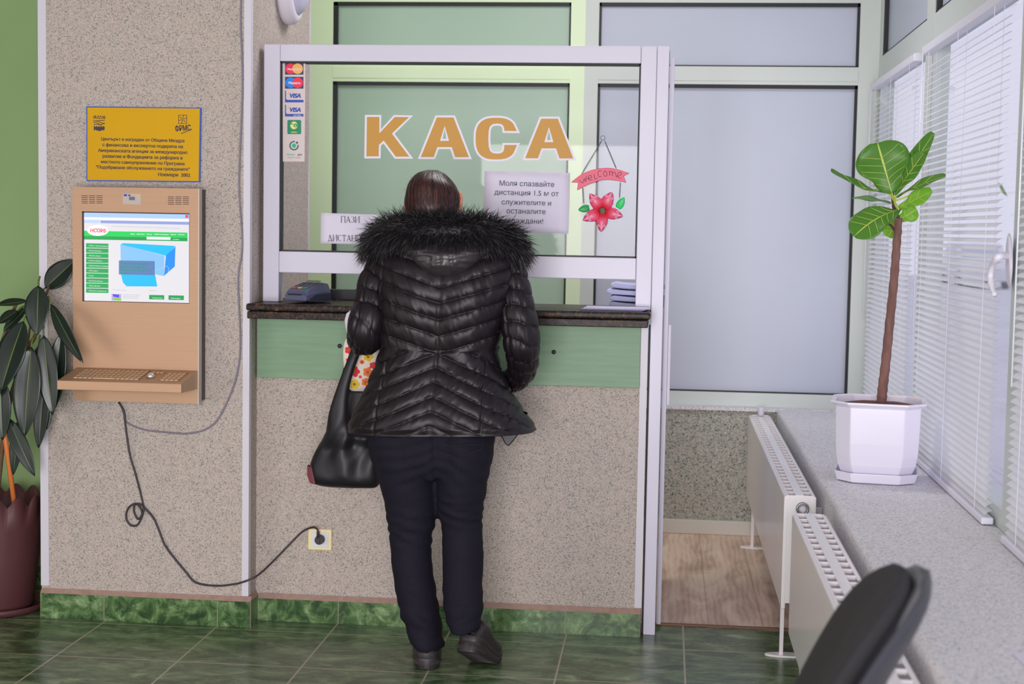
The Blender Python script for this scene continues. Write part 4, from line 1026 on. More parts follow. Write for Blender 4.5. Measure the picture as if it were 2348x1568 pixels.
# ---- radiators
M_rad = mat('white_radiator_enamel', rgb(222, 217, 218, KA), .22, spec=.5)
M_radi = mat('radiator_inner', rgb(178, 172, 176, KA), .5)
def radiator(y0, y1, label, valve):
    x0, x1, zb, zt = .388, .488, .195, .560
    t = thing('radiator', ((x0+x1)/2, (y0+y1)/2, 0), label, 'radiator', 'panel radiators along the window bench')
    b = MB(); b.box(x0, x0+.014, y0, y1, zb, zt-.004); b.build('front_panel', M_rad, t, bevel=.005, seg=3)
    b = MB(); b.box(x1-.014, x1, y0, y1, zb, zt-.004); b.build('rear_panel', M_rad, t, bevel=.005)
    b = MB(); b.box(x0+.036, x0+.062, y0+.004, y1-.004, zt-.006, zt); n = int((y1-y0)/.07)
    for k in range(n+1):
        y = y0+.012+(y1-y0-.024)*k/n; b.box(x0+.010, x1-.010, y-.0045, y+.0045, zt-.012, zt-.002)
    b.box(x0+.008, x0+.014, y0+.004, y1-.004, zt-.012, zt-.001); b.box(x1-.014, x1-.008, y0+.004, y1-.004, zt-.012, zt-.001)
    b.build('top_grille', M_rad, t, bevel=.001)
    b = MB(); b.box(x0+.014, x1-.014, y0+.01, y1-.01, zt-.05, zt-.046)
    for k in range(2*n): y = y0+.02+(y1-y0-.04)*k/(2*n-1); b.box(x0+.014, x1-.014, y-.001, y+.001, zb+.02, zt-.05)
    b.build('convector_fins', M_radi, t)
    for ye, s_ in ((y0, 1), (y1, -1)):
        pts = [(x0+.001, zb+.02), (x0+.001, zt-.02), (x0+.006, zt-.006), (x0+.016, zt-.001), (x1-.016, zt-.001), (x1-.004, zt-.012), (x1-.001, zt-.022), (x1-.001, zb+.02)]
        b = MB(); b.plate([(x, ye+s_*.001, z) for x, z in pts], .0035*s_); ep = b.build('end_plate', M_rad, t)
        if s_ > 0 and valve:
            c_ = Vector(((x0+x1)/2+.008, ye+.002, zt-.042))
            b = MB(); b.tube([c_+Vector((.017*math.cos(a), -.003, .017*math.sin(a))) for a in [2*math.pi*k/24 for k in range(25)]], .0042, 8, 0, False); b.build('valve_ring', mat('nickel', rgb(150, 152, 158), .25, .8), ep)
            b = MB(); b.cyl(c_, c_+Vector((0, -.010, 0)), .0115, 18, r2=.0085); b.build('valve_plug', M_white, ep)
    for yl in (y0+.16, y1-.25):
        for x in (x0+.012, x1-.022):
            b = MB(); b.box(x, x+.012, yl-.009, yl+.009, .006, zb+.05); b.build('leg', M_rad, t)
        b = MB(); ring = [(x0+.02+.064*math.cos(a)+.0, yl+.035*math.sin(a)) for a in [2*math.pi*k/24 for k in range(24)]]
        ring = [((x0+x1)/2-.012+.072*math.cos(a), yl+.024*math.sin(a)) for a in [2*math.pi*k/24 for k in range(24)]]
        b.hull([(x, y, .0005) for x, y in ring], [(x, y, .007) for x, y in ring]); b.build('foot_plate', M_rad, t)
    for yl in (y0+.10, (y0+y1)/2, y1-.3):
        b = MB(); b.box(x1-.002, .5155, yl-.012, yl+.012, zt-.10, zt-.055); b.build('wall_bracket', M_radi, t)
    return t
ra = radiator(4.755, 6.86, 'far white panel radiator with round metal plug standing before the window bench', True)
rb = radiator(2.72, 4.455, 'near white panel radiator partly hidden by the black chair', False)
c_ = atZ(1757, 950, .565)
b = MB(); b.cyl((.44, 6.80, .562), (.44, 6.80, .60), .014, 16, r2=.016); b.build('thermostat_knob', M_white, ra, bevel=.003)
# ---- paper on the sill at the lower right corner
t = thing('paper_sheet', (.86, 3.0, .584), 'white paper sheet lying on the sill in the lower right corner', 'paper')
b = MB()
q = atZ(2322, 1500, .584); a_ = [(q.x, q.y), (q.x+.20, q.y+.08), (q.x+.28, q.y-.20), (q.x+.02, q.y-.24)]
b.hull([(x, y, .5840) for x, y in a_], [(x, y, .5846) for x, y in a_]); b.build('sheet', M_paper, t)

# ---- visitor chair in the foreground
t = thing('office_chair', (.18, 2.12, 0), 'black upholstered chair with rounded backrest close to the camera at lower right', 'chair')
M_fab = mat('black_chair_fabric', rgb(40, 38, 40), .85, bump=(900, .2, .0006)); M_shell = mat('black_plastic_shell', rgb(52, 52, 58), .42); M_tub = mat('black_steel_tube', rgb(26, 26, 28), .35, .3)
CT = Vector((.150, 2.27, 0))
Fd = Vector((-.99, .13, 0)).normalized(); Sd = Vector((-Fd.y, Fd.x, 0))   # facing direction and side
def cp(s_, z, d): return CT+Sd*s_+Fd*d+Vector((0, 0, z))
def backpt(u, v, d):      # u -1..1 across, v 0..1 up, d toward front
    z = .475+.415*v; lean = -.02-.20*v**1.1
    w = .215*(1 if v < .62 else math.sqrt(max(0, 1-((v-.62)/.38)**2.8))*.999+.001)
    w *= (.84+.16*min(1, v*1.7))
    return cp(u*w, z, lean+d-.035*(1-(u*w/.215)**2)+.02)
def slab(d0, d1, nm, mt, sc=1.0):
    b = MB(); N, K = 22, 28; rows = []
    for i in range(K+1):
        v = i/K; f_ = []; r_ = []
        for j in range(N+1):
            u = j/N*2-1; ed = (1-abs(u)**6)*(1-abs(2*v-1)**8)
            f_.append(backpt(u*sc, v, d0+(d1-d0)*(.5+.5*ed))); r_.append(backpt(u*sc, v, d0+(d1-d0)*(.5-.5*ed)))
        rows.append(f_+list(reversed(r_)))
    b.loft(rows); return b.build(nm, mt, t)
slab(-.012, .050, 'backrest_pad', M_fab); slab(-.040, .012, 'backrest_shell', M_shell, .985)
b = MB(); rows = []
for k, (z, s_) in enumerate(((.415, .90), (.425, .98), (.45, 1.0), (.468, .97), (.475, .88), (.477, .5))):
    rows.append([cp(.225*s_*abs(math.cos(a))**.5*(1 if math.cos(a) > 0 else -1), z, .20+.215*s_*abs(math.sin(a))**.5*(1 if math.sin(a) > 0 else -1)) for a in [2*math.pi*q/36 for q in range(36)]])
b.loft(rows); b.build('seat', M_fab, t)
for s_ in (-1, 1):
    b = MB(); b.tube(smooth_path([cp(s_*.235, .012, .43), cp(s_*.232, .40, .36), cp(s_*.20, .405, .2), cp(s_*.20, .405, .02)], 6), .011, 10); b.build('leg', M_tub, t)
    b = MB(); b.tube(smooth_path([cp(s_*.235, .012, -.10), cp(s_*.228, .25, .03), cp(s_*.215, .40, .05), cp(s_*.15, .46, -.028), cp(s_*.12, .60, -.098)], 6), .011, 10); b.build('leg', M_tub, t)
for s_ in (-1, 1):
    for d in (.43, -.10): pass

# ---- what stands outside, seen through the slats
struct('floor_street', MB().box(1.0, 40, -10, 70, -.5, -.4), mat('pale_paving', rgb(206, 206, 212), .8, var=(.6, .06)))
t = thing('car', (5.4, 27, -.4), 'white car parked outside behind the large blind', 'car')
M_car = mat('white_car_paint', rgb(225, 225, 232), .25); M_cg = mat('car_glass', rgb(186, 192, 208), .2)
def cx_(y, z, w): return [(5.4-w, 27+y, z), (5.4+w, 27+y, z)]
b = MB(); pr = [(-2.1, 0), (-2.15, .45), (-1.9, .75), (-1.0, .85), (-.5, 1.30), (.9, 1.32), (1.6, .88), (2.1, .80), (2.15, .4), (2.1, 0)]
b.loft([[(x, 27+y, -.15+z) for y, z in pr] for x in (4.6, 6.2)], 0, False); b.build('body', M_car, t, bevel=.06)
b = MB(); b.loft([[(x, 27+y, -.15+z) for y, z in ((-.9, .88), (-.48, 1.22), (.85, 1.24), (1.4, .90))] for x in (4.585, 6.215)], 0, False); b.build('side_windows', M_cg, t)
b = MB(); b.add([(4.75, 25.98, .72), (6.05, 25.98, .72), (6.0, 26.45, 1.1), (4.8, 26.45, 1.1)], [(0, 1, 2, 3)]); b.build('windscreen', M_cg, t)
for sx in (4.62, 6.18):
    for y in (25.6, 28.4): b = MB(); b.cyl((sx-.09, y, -.1), (sx+.09, y, -.1), .30, 20); b.build('wheel', mat('grey_tyre', rgb(120, 120, 128), .7), t)
t.location = (10.9, 55, -.4)
t = thing('shrub', (1.9, 6.0, -.4), 'green shrub outside at the right edge behind the blinds', 'shrub')
random.seed(3); b = MB()
for k in range(700):
    c_ = Vector((3.2+random.gauss(0, .35), 9.0+random.gauss(0, .45), 1.0+random.gauss(0, .55))); n_ = Vector((random.gauss(0, 1), random.gauss(0, 1), random.gauss(0, 1))).normalized(); u = n_.orthogonal().normalized()*.07; w = n_.cross(u).normalized()*.035
    b.add([c_-u, c_+w, c_+u, c_-w], [(0, 1, 2, 3)])
b.build('foliage', transl('shrub_leaf', rgb(120, 150, 80), .4), t)
b = MB(); b.tube([(3.2, 9, -.4), (3.2, 9, 1.2)], .03, 8); b.build('stem', mat('shrub_bark', rgb(90, 70, 55), .8), t)
OFF_ = None
# ================================================================== plants
def leaf(par, base, tip, width, normal, mats, shape='oval', bow=0.0, fold=.12, wave=0.0, veins=0, rows=18, name='leaf', petiole=None, droop=None, seed=0):
    base, tip = Vector(base), Vector(tip); N = Vector(normal).normalized(); d = tip-base; L = d.length
    mid = (base+tip)/2+N*bow*L
    if droop: mid += Vector(droop)
    V = [-1, -.8, -.55, -.3, -.035, .035, .3, .55, .8, 1]; b = MB(); rnd = random.Random(seed)
    ph = rnd.uniform(0, 6)
    spine = []
    for i in range(rows+1):
        u = i/rows; p = base*(1-u)**2+mid*2*u*(1-u)+tip*u*u; tg = ((mid-base)*(1-u)+(tip-mid)*u).normalized()
        s_ = tg.cross(N).normalized(); n_ = s_.cross(tg).normalized()
        if shape == 'oval': w = math.sin(math.pi*u**.92)**.72*(1.0-.12*u)
        elif shape == 'lyre': w = (math.sin(math.pi*min(1, u*.97+.012))**.55)*(.52+.62*u**1.15)*(1-.22*math.exp(-((u-.30)/.12)**2))
        else: w = math.sin(math.pi*u)**.8
        w = max(w, .004)*width
        spine.append((p, s_, n_, w, tg))
        for v in V:
            q = p+s_*(w*v)+n_*(fold*w*(abs(v)**1.3)+wave*width*abs(v)**2*math.sin(u*11+ph+(2 if v > 0 else 0)))
            if abs(v) < .1: q -= n_*.0008
            b.v.append(q)
    m_ = len(V)
    for i in range(rows):
        for j in range(m_-1):
            a = i*m_+j; b.face((a, a+1, a+m_+1, a+m_), 1 if j == 4 else 0, True)
    for k in range(veins):
        for sg in (-1, 1):
            u0 = .10+.72*k/veins+(.03 if sg > 0 else 0); path = []
            for q in range(5):
                f = q/4*.9; u = min(.985, u0+.17*f); i = u*rows; i0 = min(rows-1, int(i)); fr = i-i0
                p, s_, n_, w, tg = spine[i0]; p2 = spine[i0+1]
                pp = p.lerp(p2[0], fr); ww = w+(p2[3]-w)*fr
                path.append(pp+s_*(ww*f*sg)+n_*(fold*ww*(f**1.3)+wave*width*f**2*math.sin(u*11+ph+(2 if sg > 0 else 0))+.0006))
            b.tube(path, [.0008, .0007, .0006, .0005, .0003], 4, 1)
    if petiole: b.tube(smooth_path([petiole, (Vector(petiole)+base)/2+N*.004, base], 5), .0028, 6, 1)
    return b.build(name, mats, par, normals=False, solid=.0006)

# ---- rubber plant in the left recess
M_rl = mat('rubber_plant_leaf', rgb(30, 42, 34, 1.0), .30, spec=.38, var=(6, .18)); M_rr = mat('rubber_plant_midrib', rgb(96, 116, 46, 1.1), .4); M_pot = mat('maroon_plastic_pot', rgb(84, 48, 50, 1.2), .5, var=(4, .06, (1, 1, .2)))
M_st = mat('orange_stake', rgb(206, 116, 58, KA), .5); M_stem = mat('rubber_plant_stem', rgb(110, 82, 60), .7, var=(60, .2))
PC = Vector((-2.34, 5.07, 0))
t = thing('rubber_plant', PC, 'rubber plant with dark glossy leaves in a maroon scalloped pot at the left edge', 'potted plant')
n = 96
def scal(r, z, sc=0.0, inn=0): return [PC+Vector((r*math.cos(a), r*math.sin(a), z+sc*abs(math.sin(a*7))**.7)) for a in [2*math.pi*k/n for k in range(n)]]
b = MB(); b.loft([scal(.125, .012), scal(.128, .02), scal(.150, .20), scal(.158, .30), scal(.172, .375, .045), scal(.168, .375, .045), scal(.155, .33), scal(.15, .31)], cap=(True, True)); b.build('pot', M_pot, t)
b = MB(); b.loft([scal(.15, .001), scal(.165, .006), scal(.172, .028), scal(.167, .028), scal(.16, .012)], cap=(True, True)); b.build('saucer', M_pot, t)
b = MB(); b.loft([scal(.151, .315), scal(.10, .322), scal(.02, .326)], cap=(False, True)); b.build('soil', mat('dark_soil', rgb(60, 46, 40), .9, var=(90, .3)), t)
b = MB(); b.cyl(at(39, 1200, 5.0), at(-6, 870, 4.93), .0088, 12); b.build('stake', M_st, t)
YL = 4.84
b = MB(); P = smooth_path([PC+Vector((.02, -.05, .32)), at(8, 1000, 4.96), at(22, 920, 4.92), at(45, 850, 4.90), at(62, 800, 4.88), at(82, 765, 4.87), at(88, 690, 4.87), at(89, 640, 4.87)], 6); b.tube(P, [.009]*18+[.007]*12+[.005]*(len(P)-36)+[.002]*6, 8); b.build('stem', M_stem, t)
b = MB(); b.tube(smooth_path([at(62, 800, 4.88), at(72, 740, 4.90), at(100, 690, 4.92), at(112, 655, 4.93)], 6), .004, 8); b.build('stem', M_stem, t)
b = MB(); P = smooth_path([PC+Vector((-.05, -.03, .32)), at(-30, 1000, 4.97), at(-15, 850, 4.95), at(20, 740, 4.95), at(40, 690, 4.95)], 6); b.tube(P, .006, 8); b.build('stem', M_stem, t)
sc_ = .001425
spec = [  # base px, tip px, half width px, depth base, depth tip, normal, bow
 ((104, 660), (172, 596), 30, 4.95, 4.955, (.15, -1, .35), .02), ((88, 655), (85, 768), 31, 4.83, 4.80, (.05, -1, .12), .04), ((62, 690), (-10, 700), 15, 4.84, 4.78, (0, -.7, .8), .03),
 ((117, 697), (191, 832), 19, 4.82, 4.76, (-.35, -1, .25), .06), ((100, 768), (121, 952), 27, 4.80, 4.78, (.1, -1, .2), .05), ((54, 736), (2, 898), 38, 4.79, 4.75, (-.1, -1, .3), .05),
 ((72, 795), (56, 1002), 35, 4.77, 4.75, (.05, -1, .12), .05), ((140, 765), (120, 948), 24, 4.86, 4.86, (.2, -1, .1), .03), ((18, 958), (80, 1092), 21, 4.86, 4.84, (.2, -1, .2), .04), ((0, 860), (6, 1010), 26, 4.84, 4.84, (.2, -1, .1), .03),
 ((102, 880), (88, 1028), 19, 4.88, 4.88, (.25, -1, .1), .03), ((112, 930), (107, 985), 9, 4.89, 4.89, (.5, -1, .1), .02), ((40, 712), (-4, 742), 16, 4.90, 4.86, (0, -1, .6), .03), ((60, 706), (8, 760), 16, 4.92, 4.90, (-.2, -1, .3), .03),
 ((30, 800), (-30, 930), 30, 4.86, 4.82, (-.1, -1, .2), .05), ((90, 790), (98, 960), 26, 4.90, 4.90, (.1, -1, .1), .03), ((45, 960), (30, 1090), 16, 4.90, 4.90, (.3, -1, .1), .03)]
for k, (bp, tp, hw, yb, yt, nn, bw) in enumerate(spec):
    B_, T_ = at(*bp, yb), at(*tp, yt); e = (B_-T_).normalized()
    leaf(t, B_, T_, hw*sc_, nn, [M_rl, M_rr], 'oval', bw, .16, .02, 0, petiole=B_+e*.03+Vector((-.004, .02, 0)), seed=k)
b = MB(); b.tube([at(89, 655, 4.835), at(90, 641, 4.835)], [.003, .0008], 6); b.build('leaf_sheath', mat('reddish_sheath', rgb(140, 70, 50), .5), t)

# ---- fiddle leaf fig on the sill
FC = Vector((.702, 4.99, .583))
t = thing('potted_fig', FC, 'fiddle leaf fig in a white octagonal pot on the window sill', 'potted plant')
M_wp = mat('white_ceramic_pot', rgb(214, 210, 224, KA), .2, spec=.5); M_soil = mat('brown_soil', rgb(110, 66, 56), .95, var=(120, .35), bump=(150, .6, .006))
M_wpi = mat('stained_pot_rim', rgb(226, 204, 184, KA), .3)
rot_ = math.radians(-9)
def octa(r, ch, z, rx=1.0):
    P = [(r, -r+ch), (r, r-ch), (r-ch, r), (-r+ch, r), (-r, r-ch), (-r, -r+ch), (-r+ch, -r), (r-ch, -r)]
    return [FC+Vector((x*math.cos(rot_)-y*math.sin(rot_), x*math.sin(rot_)+y*math.cos(rot_), z)) for x, y in P]
zr = .262
b = MB(); b.loft([octa(.094, .036, .014), octa(.104, .040, .020), octa(.114, .043, .036), octa(.123, .046, .058), octa(.1285, .047, .090), octa(.131, .048, .13), octa(.134, .049, zr-.018), octa(.137, .05, zr-.014), octa(.150, .056, zr-.006), octa(.151, .056, zr), octa(.144, .053, zr+.001), octa(.134, .049, zr-.003), octa(.129, .047, zr-.03)], 0, False, (True, False))
b.build('pot', M_wp, t, bevel=.004, seg=3)
b = MB(); b.loft([octa(.1345, .0491, zr-.002), octa(.1290, .047, zr-.04)], 0, False, (False, False)); b.build('pot_lining', M_wpi, t)
b = MB(); b.loft([octa(.1305, .047, zr-.024), octa(.08, .03, zr-.013), octa(.01, .003, zr-.010)], 0, True, (False, True)); b.build('soil', M_soil, t)
b = MB(); b.loft([octa(.114, .046, .001), octa(.122, .048, .004), octa(.131, .052, .034), octa(.1275, .051, .034), octa(.116, .046, .010)], 0, False, (True, True)); b.build('saucer', M_wp, t, bevel=.0015)
M_bark = mat('fig_bark', rgb(122, 86, 78, 1.1), .75, var=(60, .28, (1, 1, .25)), bump=(120, .4, .002, (1, 1, .3))); M_fl = transl('fig_leaf', rgb(84, 134, 50, KA), .25, .35); M_fv = mat('fig_vein', rgb(176, 190, 84, KA), .5); M_fy = transl('young_fig_leaf', rgb(132, 186, 62, KA), .4, .35); M_fd = transl('fig_leaf_back', rgb(96, 134, 84, KA), .3, .5)
FY = 4.99
P = smooth_path([at(2021, 925, FY), at(2024, 890, FY), at(2031, 830, FY), at(2040, 740, FY), at(2050, 640, FY), at(2056, 560, FY), at(2060, 500, FY)], 8)
b = MB(); n_ = len(P); b.tube(P, [.0165-.004*i/n_+.0010*math.sin(i*1.9) for i in range(n_)], 14); b.build('trunk', M_bark, t)
M_tw = mat('dark_twig', rgb(78, 62, 50), .8)
b = MB(); b.tube(smooth_path([at(2059, 505, FY), at(2052, 480, FY), at(2048, 460, FY), at(2046, 440, FY)], 5), [.008]*8+[.006]*8, 10); b.tube(smooth_path([at(2052, 530, FY), at(2044, 518, FY-.01), at(2036, 512, FY-.015)], 4), .004, 8); b.build('twig', M_tw, t)
k_ = FY/3458.7
fs = [((2045, 443), (2012, 327), 70, 4.95, 4.97, (-.12, -1, -.05), M_fl, .05, .10, 5), ((2057, 441), (2141, 305), 25, 5.02, 4.93, (-.75, -.7, .1), M_fl, .04, .2, 4), ((2052, 447), (2119, 350), 24, 4.98, 4.93, (-.55, -.9, .2), M_fl, .05, .15, 4),
      ((2036, 443), (1905, 390), 21, 4.97, 4.94, (.25, -.5, 1), M_fl, -.14, .25, 3), ((2056, 452), (2168, 404), 18, 4.97, 4.74, (-.25, -.75, .55), M_fl, .08, .2, 3), ((2058, 480), (2137, 438), 22, 4.96, 4.90, (-.4, -.9, .35), M_fy, .05, .2, 3),
      ((2043, 466), (1955, 454), 14, 5.10, 5.16, (.1, -.5, .8), M_fd, .06, .2, 0), ((2061, 481), (1958, 542), 47, 4.93, 4.86, (-.25, -.9, .65), M_fl, .24, .12, 5), ((2060, 505), (2102, 480), 24, 5.02, 5.02, (.1, -1, .1), M_fy, .05, .1, 3), ((2062, 500), (2036, 543), 28, 5.12, 5.14, (0, -1, .1), M_fy, .04, .1, 4), ((2040, 512), (2003, 520), 13, 5.06, 5.06, (0, -1, .3), M_fl, .05, .1, 2), ((2110, 440), (2136, 436), 9, 5.0, 4.98, (0, -1, .3), M_fy, .05, .1, 0)]
for k, (bp, tp, hw, yb, yt, nn, mt, bw, fo, ve) in enumerate(fs):
    B_, T_ = at(*bp, yb), at(*tp, yt)
    leaf(t, B_, T_, hw*k_, nn, [mt, M_fv], 'lyre', bw, fo, .11, ve, rows=26, petiole=at(2050, 462, FY) if k != 10 else at(2036, 512, FY-.015), seed=40+k)
# ================================================================== the customer
def evaluated_mesh(o, name):
    dg = bpy.context.evaluated_depsgraph_get(); dg.update()
    me = bpy.data.meshes.new_from_object(o.evaluated_get(dg)); me.name = name
    return me
def drop(o):
    me = o.data; bpy.data.objects.remove(o); bpy.data.meshes.remove(me)
PT = Vector((-.66, 4.65, 0))
t = thing('person', PT, 'person in black quilted jacket with fur hood and dark jeans standing at the counter', 'person')
M_skin = mat('skin', rgb(214, 140, 112, 1.1), .5, spec=.4); M_hair = mat('dark_brown_hair', rgb(44, 27, 27, 1.0), .45, spec=.5, var=(70, .35, (1, 1, .12))); M_hair2 = mat('brown_hair_strand', rgb(64, 38, 35, 1.0), .38); M_hair3 = mat('reddish_hair_strand', rgb(92, 54, 48, 1.0), .38)
M_jack = mat('black_quilted_nylon', rgb(30, 23, 28, 1.0), .42, spec=.33, bump=(340, .22, .0012))
M_lin = mat('smooth_black_lining', rgb(48, 44, 50), .45); M_jean = mat('dark_denim', rgb(29, 26, 38, 1.0), .8, spec=.2, var=(220, .18), bump=(900, .15, .0006))
M_fur1 = mat('black_fur', rgb(34, 31, 34), .5, spec=.4); M_fur2 = mat('grey_fur_tip', rgb(72, 68, 70), .45, spec=.5)
M_shoe = mat('black_shoe_leather', rgb(48, 42, 45), .42); M_sole = mat('dark_rubber_sole', rgb(54, 47, 50), .5)
def nz(x, y, z=0.0): return mnoise.noise(Vector((x, y, z)))
def puff(ph): 
    f_ = ph-math.floor(ph); return math.sin(math.pi*f_)**.30 if 0 < f_ < 1 else 0.0

# ---- jacket body
TJ = [  # py, left px, right px, centre depth, half depth
 (556, 930, 1120, 4.665, .060), (566, 895, 1158, 4.665, .080), (580, 872, 1182, 4.662, .098), (604, 862, 1190, 4.658, .112), (650, 866, 1178, 4.652, .126), (700, 870, 1164, 4.650, .130), (750, 872, 1150, 4.652, .124), (800, 874, 1140, 4.660, .118),
 (830, 866, 1143, 4.660, .124), (860, 854, 1153, 4.658, .136), (900, 838, 1170, 4.652, .150), (940, 818, 1196, 4.650, .162), (966, 805, 1216, 4.650, .168), (986, 799, 1231, 4.650, .172)]
NA = 400; NR = 250; zw = at(1000, 809, 4.55).z
b = MB(); rings = []
for i in range(NR+1):
    py = 556+(986-556)*i/NR; xl, xr, yc, hd = curve_table(TJ, py)
    A_, B_ = at(xl, py, yc), at(xr, py, yc); cx, hw = (A_.x+B_.x)/2, (B_.x-A_.x)/2; z = (A_.z+B_.z)/2; tz = (B_.z-A_.z)
    seam = at(lerp_table([(600, 1012), (760, 1003), (800, 1000), (900, 992), (1000, 988)], py+8)[0], py, 4.52).x
    ring = []
    for k in range(NA):
        a = 2*math.pi*k/NA; c, s_ = math.cos(a), math.sin(a)
        e = 2/2.5; x = cx+hw*(abs(c)**e)*(1 if c > 0 else -1); y = yc+hd*(abs(s_)**e)*(1 if s_ > 0 else -1)
        n_ = Vector((c/hw, s_/hd, 0)).normalized()
        if s_ < 0: y += .012*math.exp(-((x-seam)/.05)**2)*(1 if py < 800 else .6)     # hollow along the spine
        sd = x-seam; zz = z+tz*(x-cx)/(2*hw)
        wrap = abs(sd)+max(0, (y-(yc-hd*.6)))*.5
        if zz > zw+.10*abs(sd)-.004: ph = (zz-.31*wrap-zw)/.0505; rel = .31
        else: ph = (zz+.44*wrap-zw)/.0435; rel = -.44
        ph += .10*nz(x*7, zz*7, 3)
        h = .0105*puff(ph)
        fl = ph-math.floor(ph); edge = (2*fl-1)**2
        al = sd+rel*zz*1.2
        h += (.0050*nz(al*42, ph*.9, 5)+.0026*nz(al*100, ph*1.6, 9))*(.25+1.0*edge)+.004*nz(x*13, zz*13, 1)
        h -= .006*math.exp(-(sd/.0035)**2)
        if py > 826:        # princess seams of the skirt part
            for q in (-.158-.00012*(py-826), .150+.00004*(py-826)): h -= .006*math.exp(-((sd-q)/.0035)**2)
        else:               # armhole seams
            for q in (-.188, .215-.00010*(py-560)*1.1): h -= .004*math.exp(-((sd-q)/.004)**2)
        if py > 970: h *= max(.3, (986-py)/16)
        ring.append(Vector((x, y, zz))+n_*(h-.004))
    rings.append(ring)
# hem turned in
last = rings[-1]; cen = sum(last, Vector())/len(last)
rings.append([p+(cen-p)*.05+Vector((0, 0, .004)) for p in last]); rings.append([p+(cen-p)*.10+Vector((0, 0, .05)) for p in last])
b.loft(rings, 0, True, (True, False))
jk = b.build('jacket', M_jack, t); jk['label'] = 'black chevron quilted nylon jacket'

# ---- sleeves
def sleeve(pts, ph0, flat=.9, sp=.050, slant=.35):
    """pts: (x, y, z, r)"""
    C = smooth_path([p[:3] for p in pts], 26); n = len(C); b = MB(); rings = []; N = 110; up = Vector((0, -1, 0)); Ls = 0
    for i, p in enumerate(C):
        tg = (C[min(i+1, n-1)]-C[max(i-1, 0)]).normalized(); up = (up-tg*up.dot(tg)).normalized(); w = tg.cross(up)
        f_ = i/(n-1)*(len(pts)-1); j = min(int(f_), len(pts)-2); fr = f_-j; fr = fr*fr*(3-2*fr)*.5+fr*.5; r = pts[j][3]+(pts[j+1][3]-pts[j][3])*fr
        if i: Ls += (p-C[i-1]).length
        ring = []
        for k in range(N):
            a = 2*math.pi*k/N; ph = (Ls+slant*r*math.sin(a+.6)+.006*nz(a*1.5, Ls*9, 2))/sp+ph0; fl = ph-math.floor(ph); edge = (2*fl-1)**2
            h = .0095*puff(ph)+(.0046*nz(a*5, ph*1.0, 7)+.0024*nz(a*12, ph*1.7, 4))*(.25+edge)+.003*nz(a*2, Ls*14, 8)
            h -= .005*math.exp(-((a-.55)/.05)**2)
            ring.append(p+(up*math.cos(a)+w*math.sin(a))*(r+h-.004))
        rings.append(ring)
    b.loft(rings); o = b.build('sleeve', M_jack, jk); return o
def arm(tab): return [tuple(at(px, py, Y))+(r,) for px, py, Y, r in tab]
sleeve(arm([(897, 588, 4.66, .036), (880, 610, 4.655, .046), (862, 650, 4.64, .050), (852, 700, 4.62, .053), (842, 745, 4.60, .056), (837, 774, 4.63, .053), (840, 752, 4.70, .047), (850, 706, 4.79, .043), (862, 668, 4.88, .040), (867, 655, 4.92, .036)]), .2)
sleeve(arm([(1148, 590, 4.66, .036), (1166, 614, 4.655, .044), (1178, 655, 4.645, .046), (1184, 700, 4.635, .050), (1191, 745, 4.63, .055), (1196, 785, 4.635, .054), (1199, 822, 4.67, .046), (1196, 850, 4.71, .040), (1182, 868, 4.75, .036), (1160, 878, 4.78, .033)]), .55)

# ---- hood and fur trim
TH = [(548, 900, 1150, 4.585, .060), (562, 918, 1135, 4.575, .066), (580, 934, 1116, 4.562, .068), (600, 950, 1092, 4.556, .062), (616, 968, 1072, 4.552, .050), (627, 986, 1052, 4.550, .036), (633, 1002, 1036, 4.548, .020), (635, 1014, 1024, 4.546, .008)]
b = MB(); rings = []
for i in range(49):
    py = 548+87*i/48; xl, xr, yc, hd = curve_table(TH, py); A_, B_ = at(xl, py, yc), at(xr, py, yc); cx, hw = (A_.x+B_.x)/2, (B_.x-A_.x)/2; ring = []
    for k in range(120):
        a = 2*math.pi*k/120; x = cx+hw*math.cos(a); y = yc+hd*math.sin(a)
        s_ = x-at(1016, py, yc).x; h = .006*nz(x*16, py*.05, 2)+.0025*nz(x*50, py*.12, 6)-.004*math.exp(-((abs(s_)-.034)/.003)**2)-.003*math.exp(-(s_/.003)**2)
        ring.append(Vector((x, y, A_.z))+Vector((math.cos(a), math.sin(a), 0))*h)
    rings.append(ring)
b.loft(rings); hd_ = b.build('hood', mat('hood_nylon', rgb(54, 48, 52), .36, spec=.6, bump=(200, .2, .001)), jk)
fp = [(862, 580, 4.66), (866, 556, 4.64), (890, 538, 4.60), (930, 528, 4.555), (990, 530, 4.535), (1050, 530, 4.535), (1105, 532, 4.555), (1150, 546, 4.60), (1176, 566, 4.63), (1182, 586, 4.655)]
FPATH = smooth_path([at(*p) for p in fp], 12); frad = [.012+.034*math.sin(math.pi*min(1, max(0, (i+3)/(len(FPATH)+5))))**.45 for i in range(len(FPATH))]
b = MB(); b.tube(FPATH, [r*.86 for r in frad], 16, 0)
random.seed(11); nP = len(FPATH)
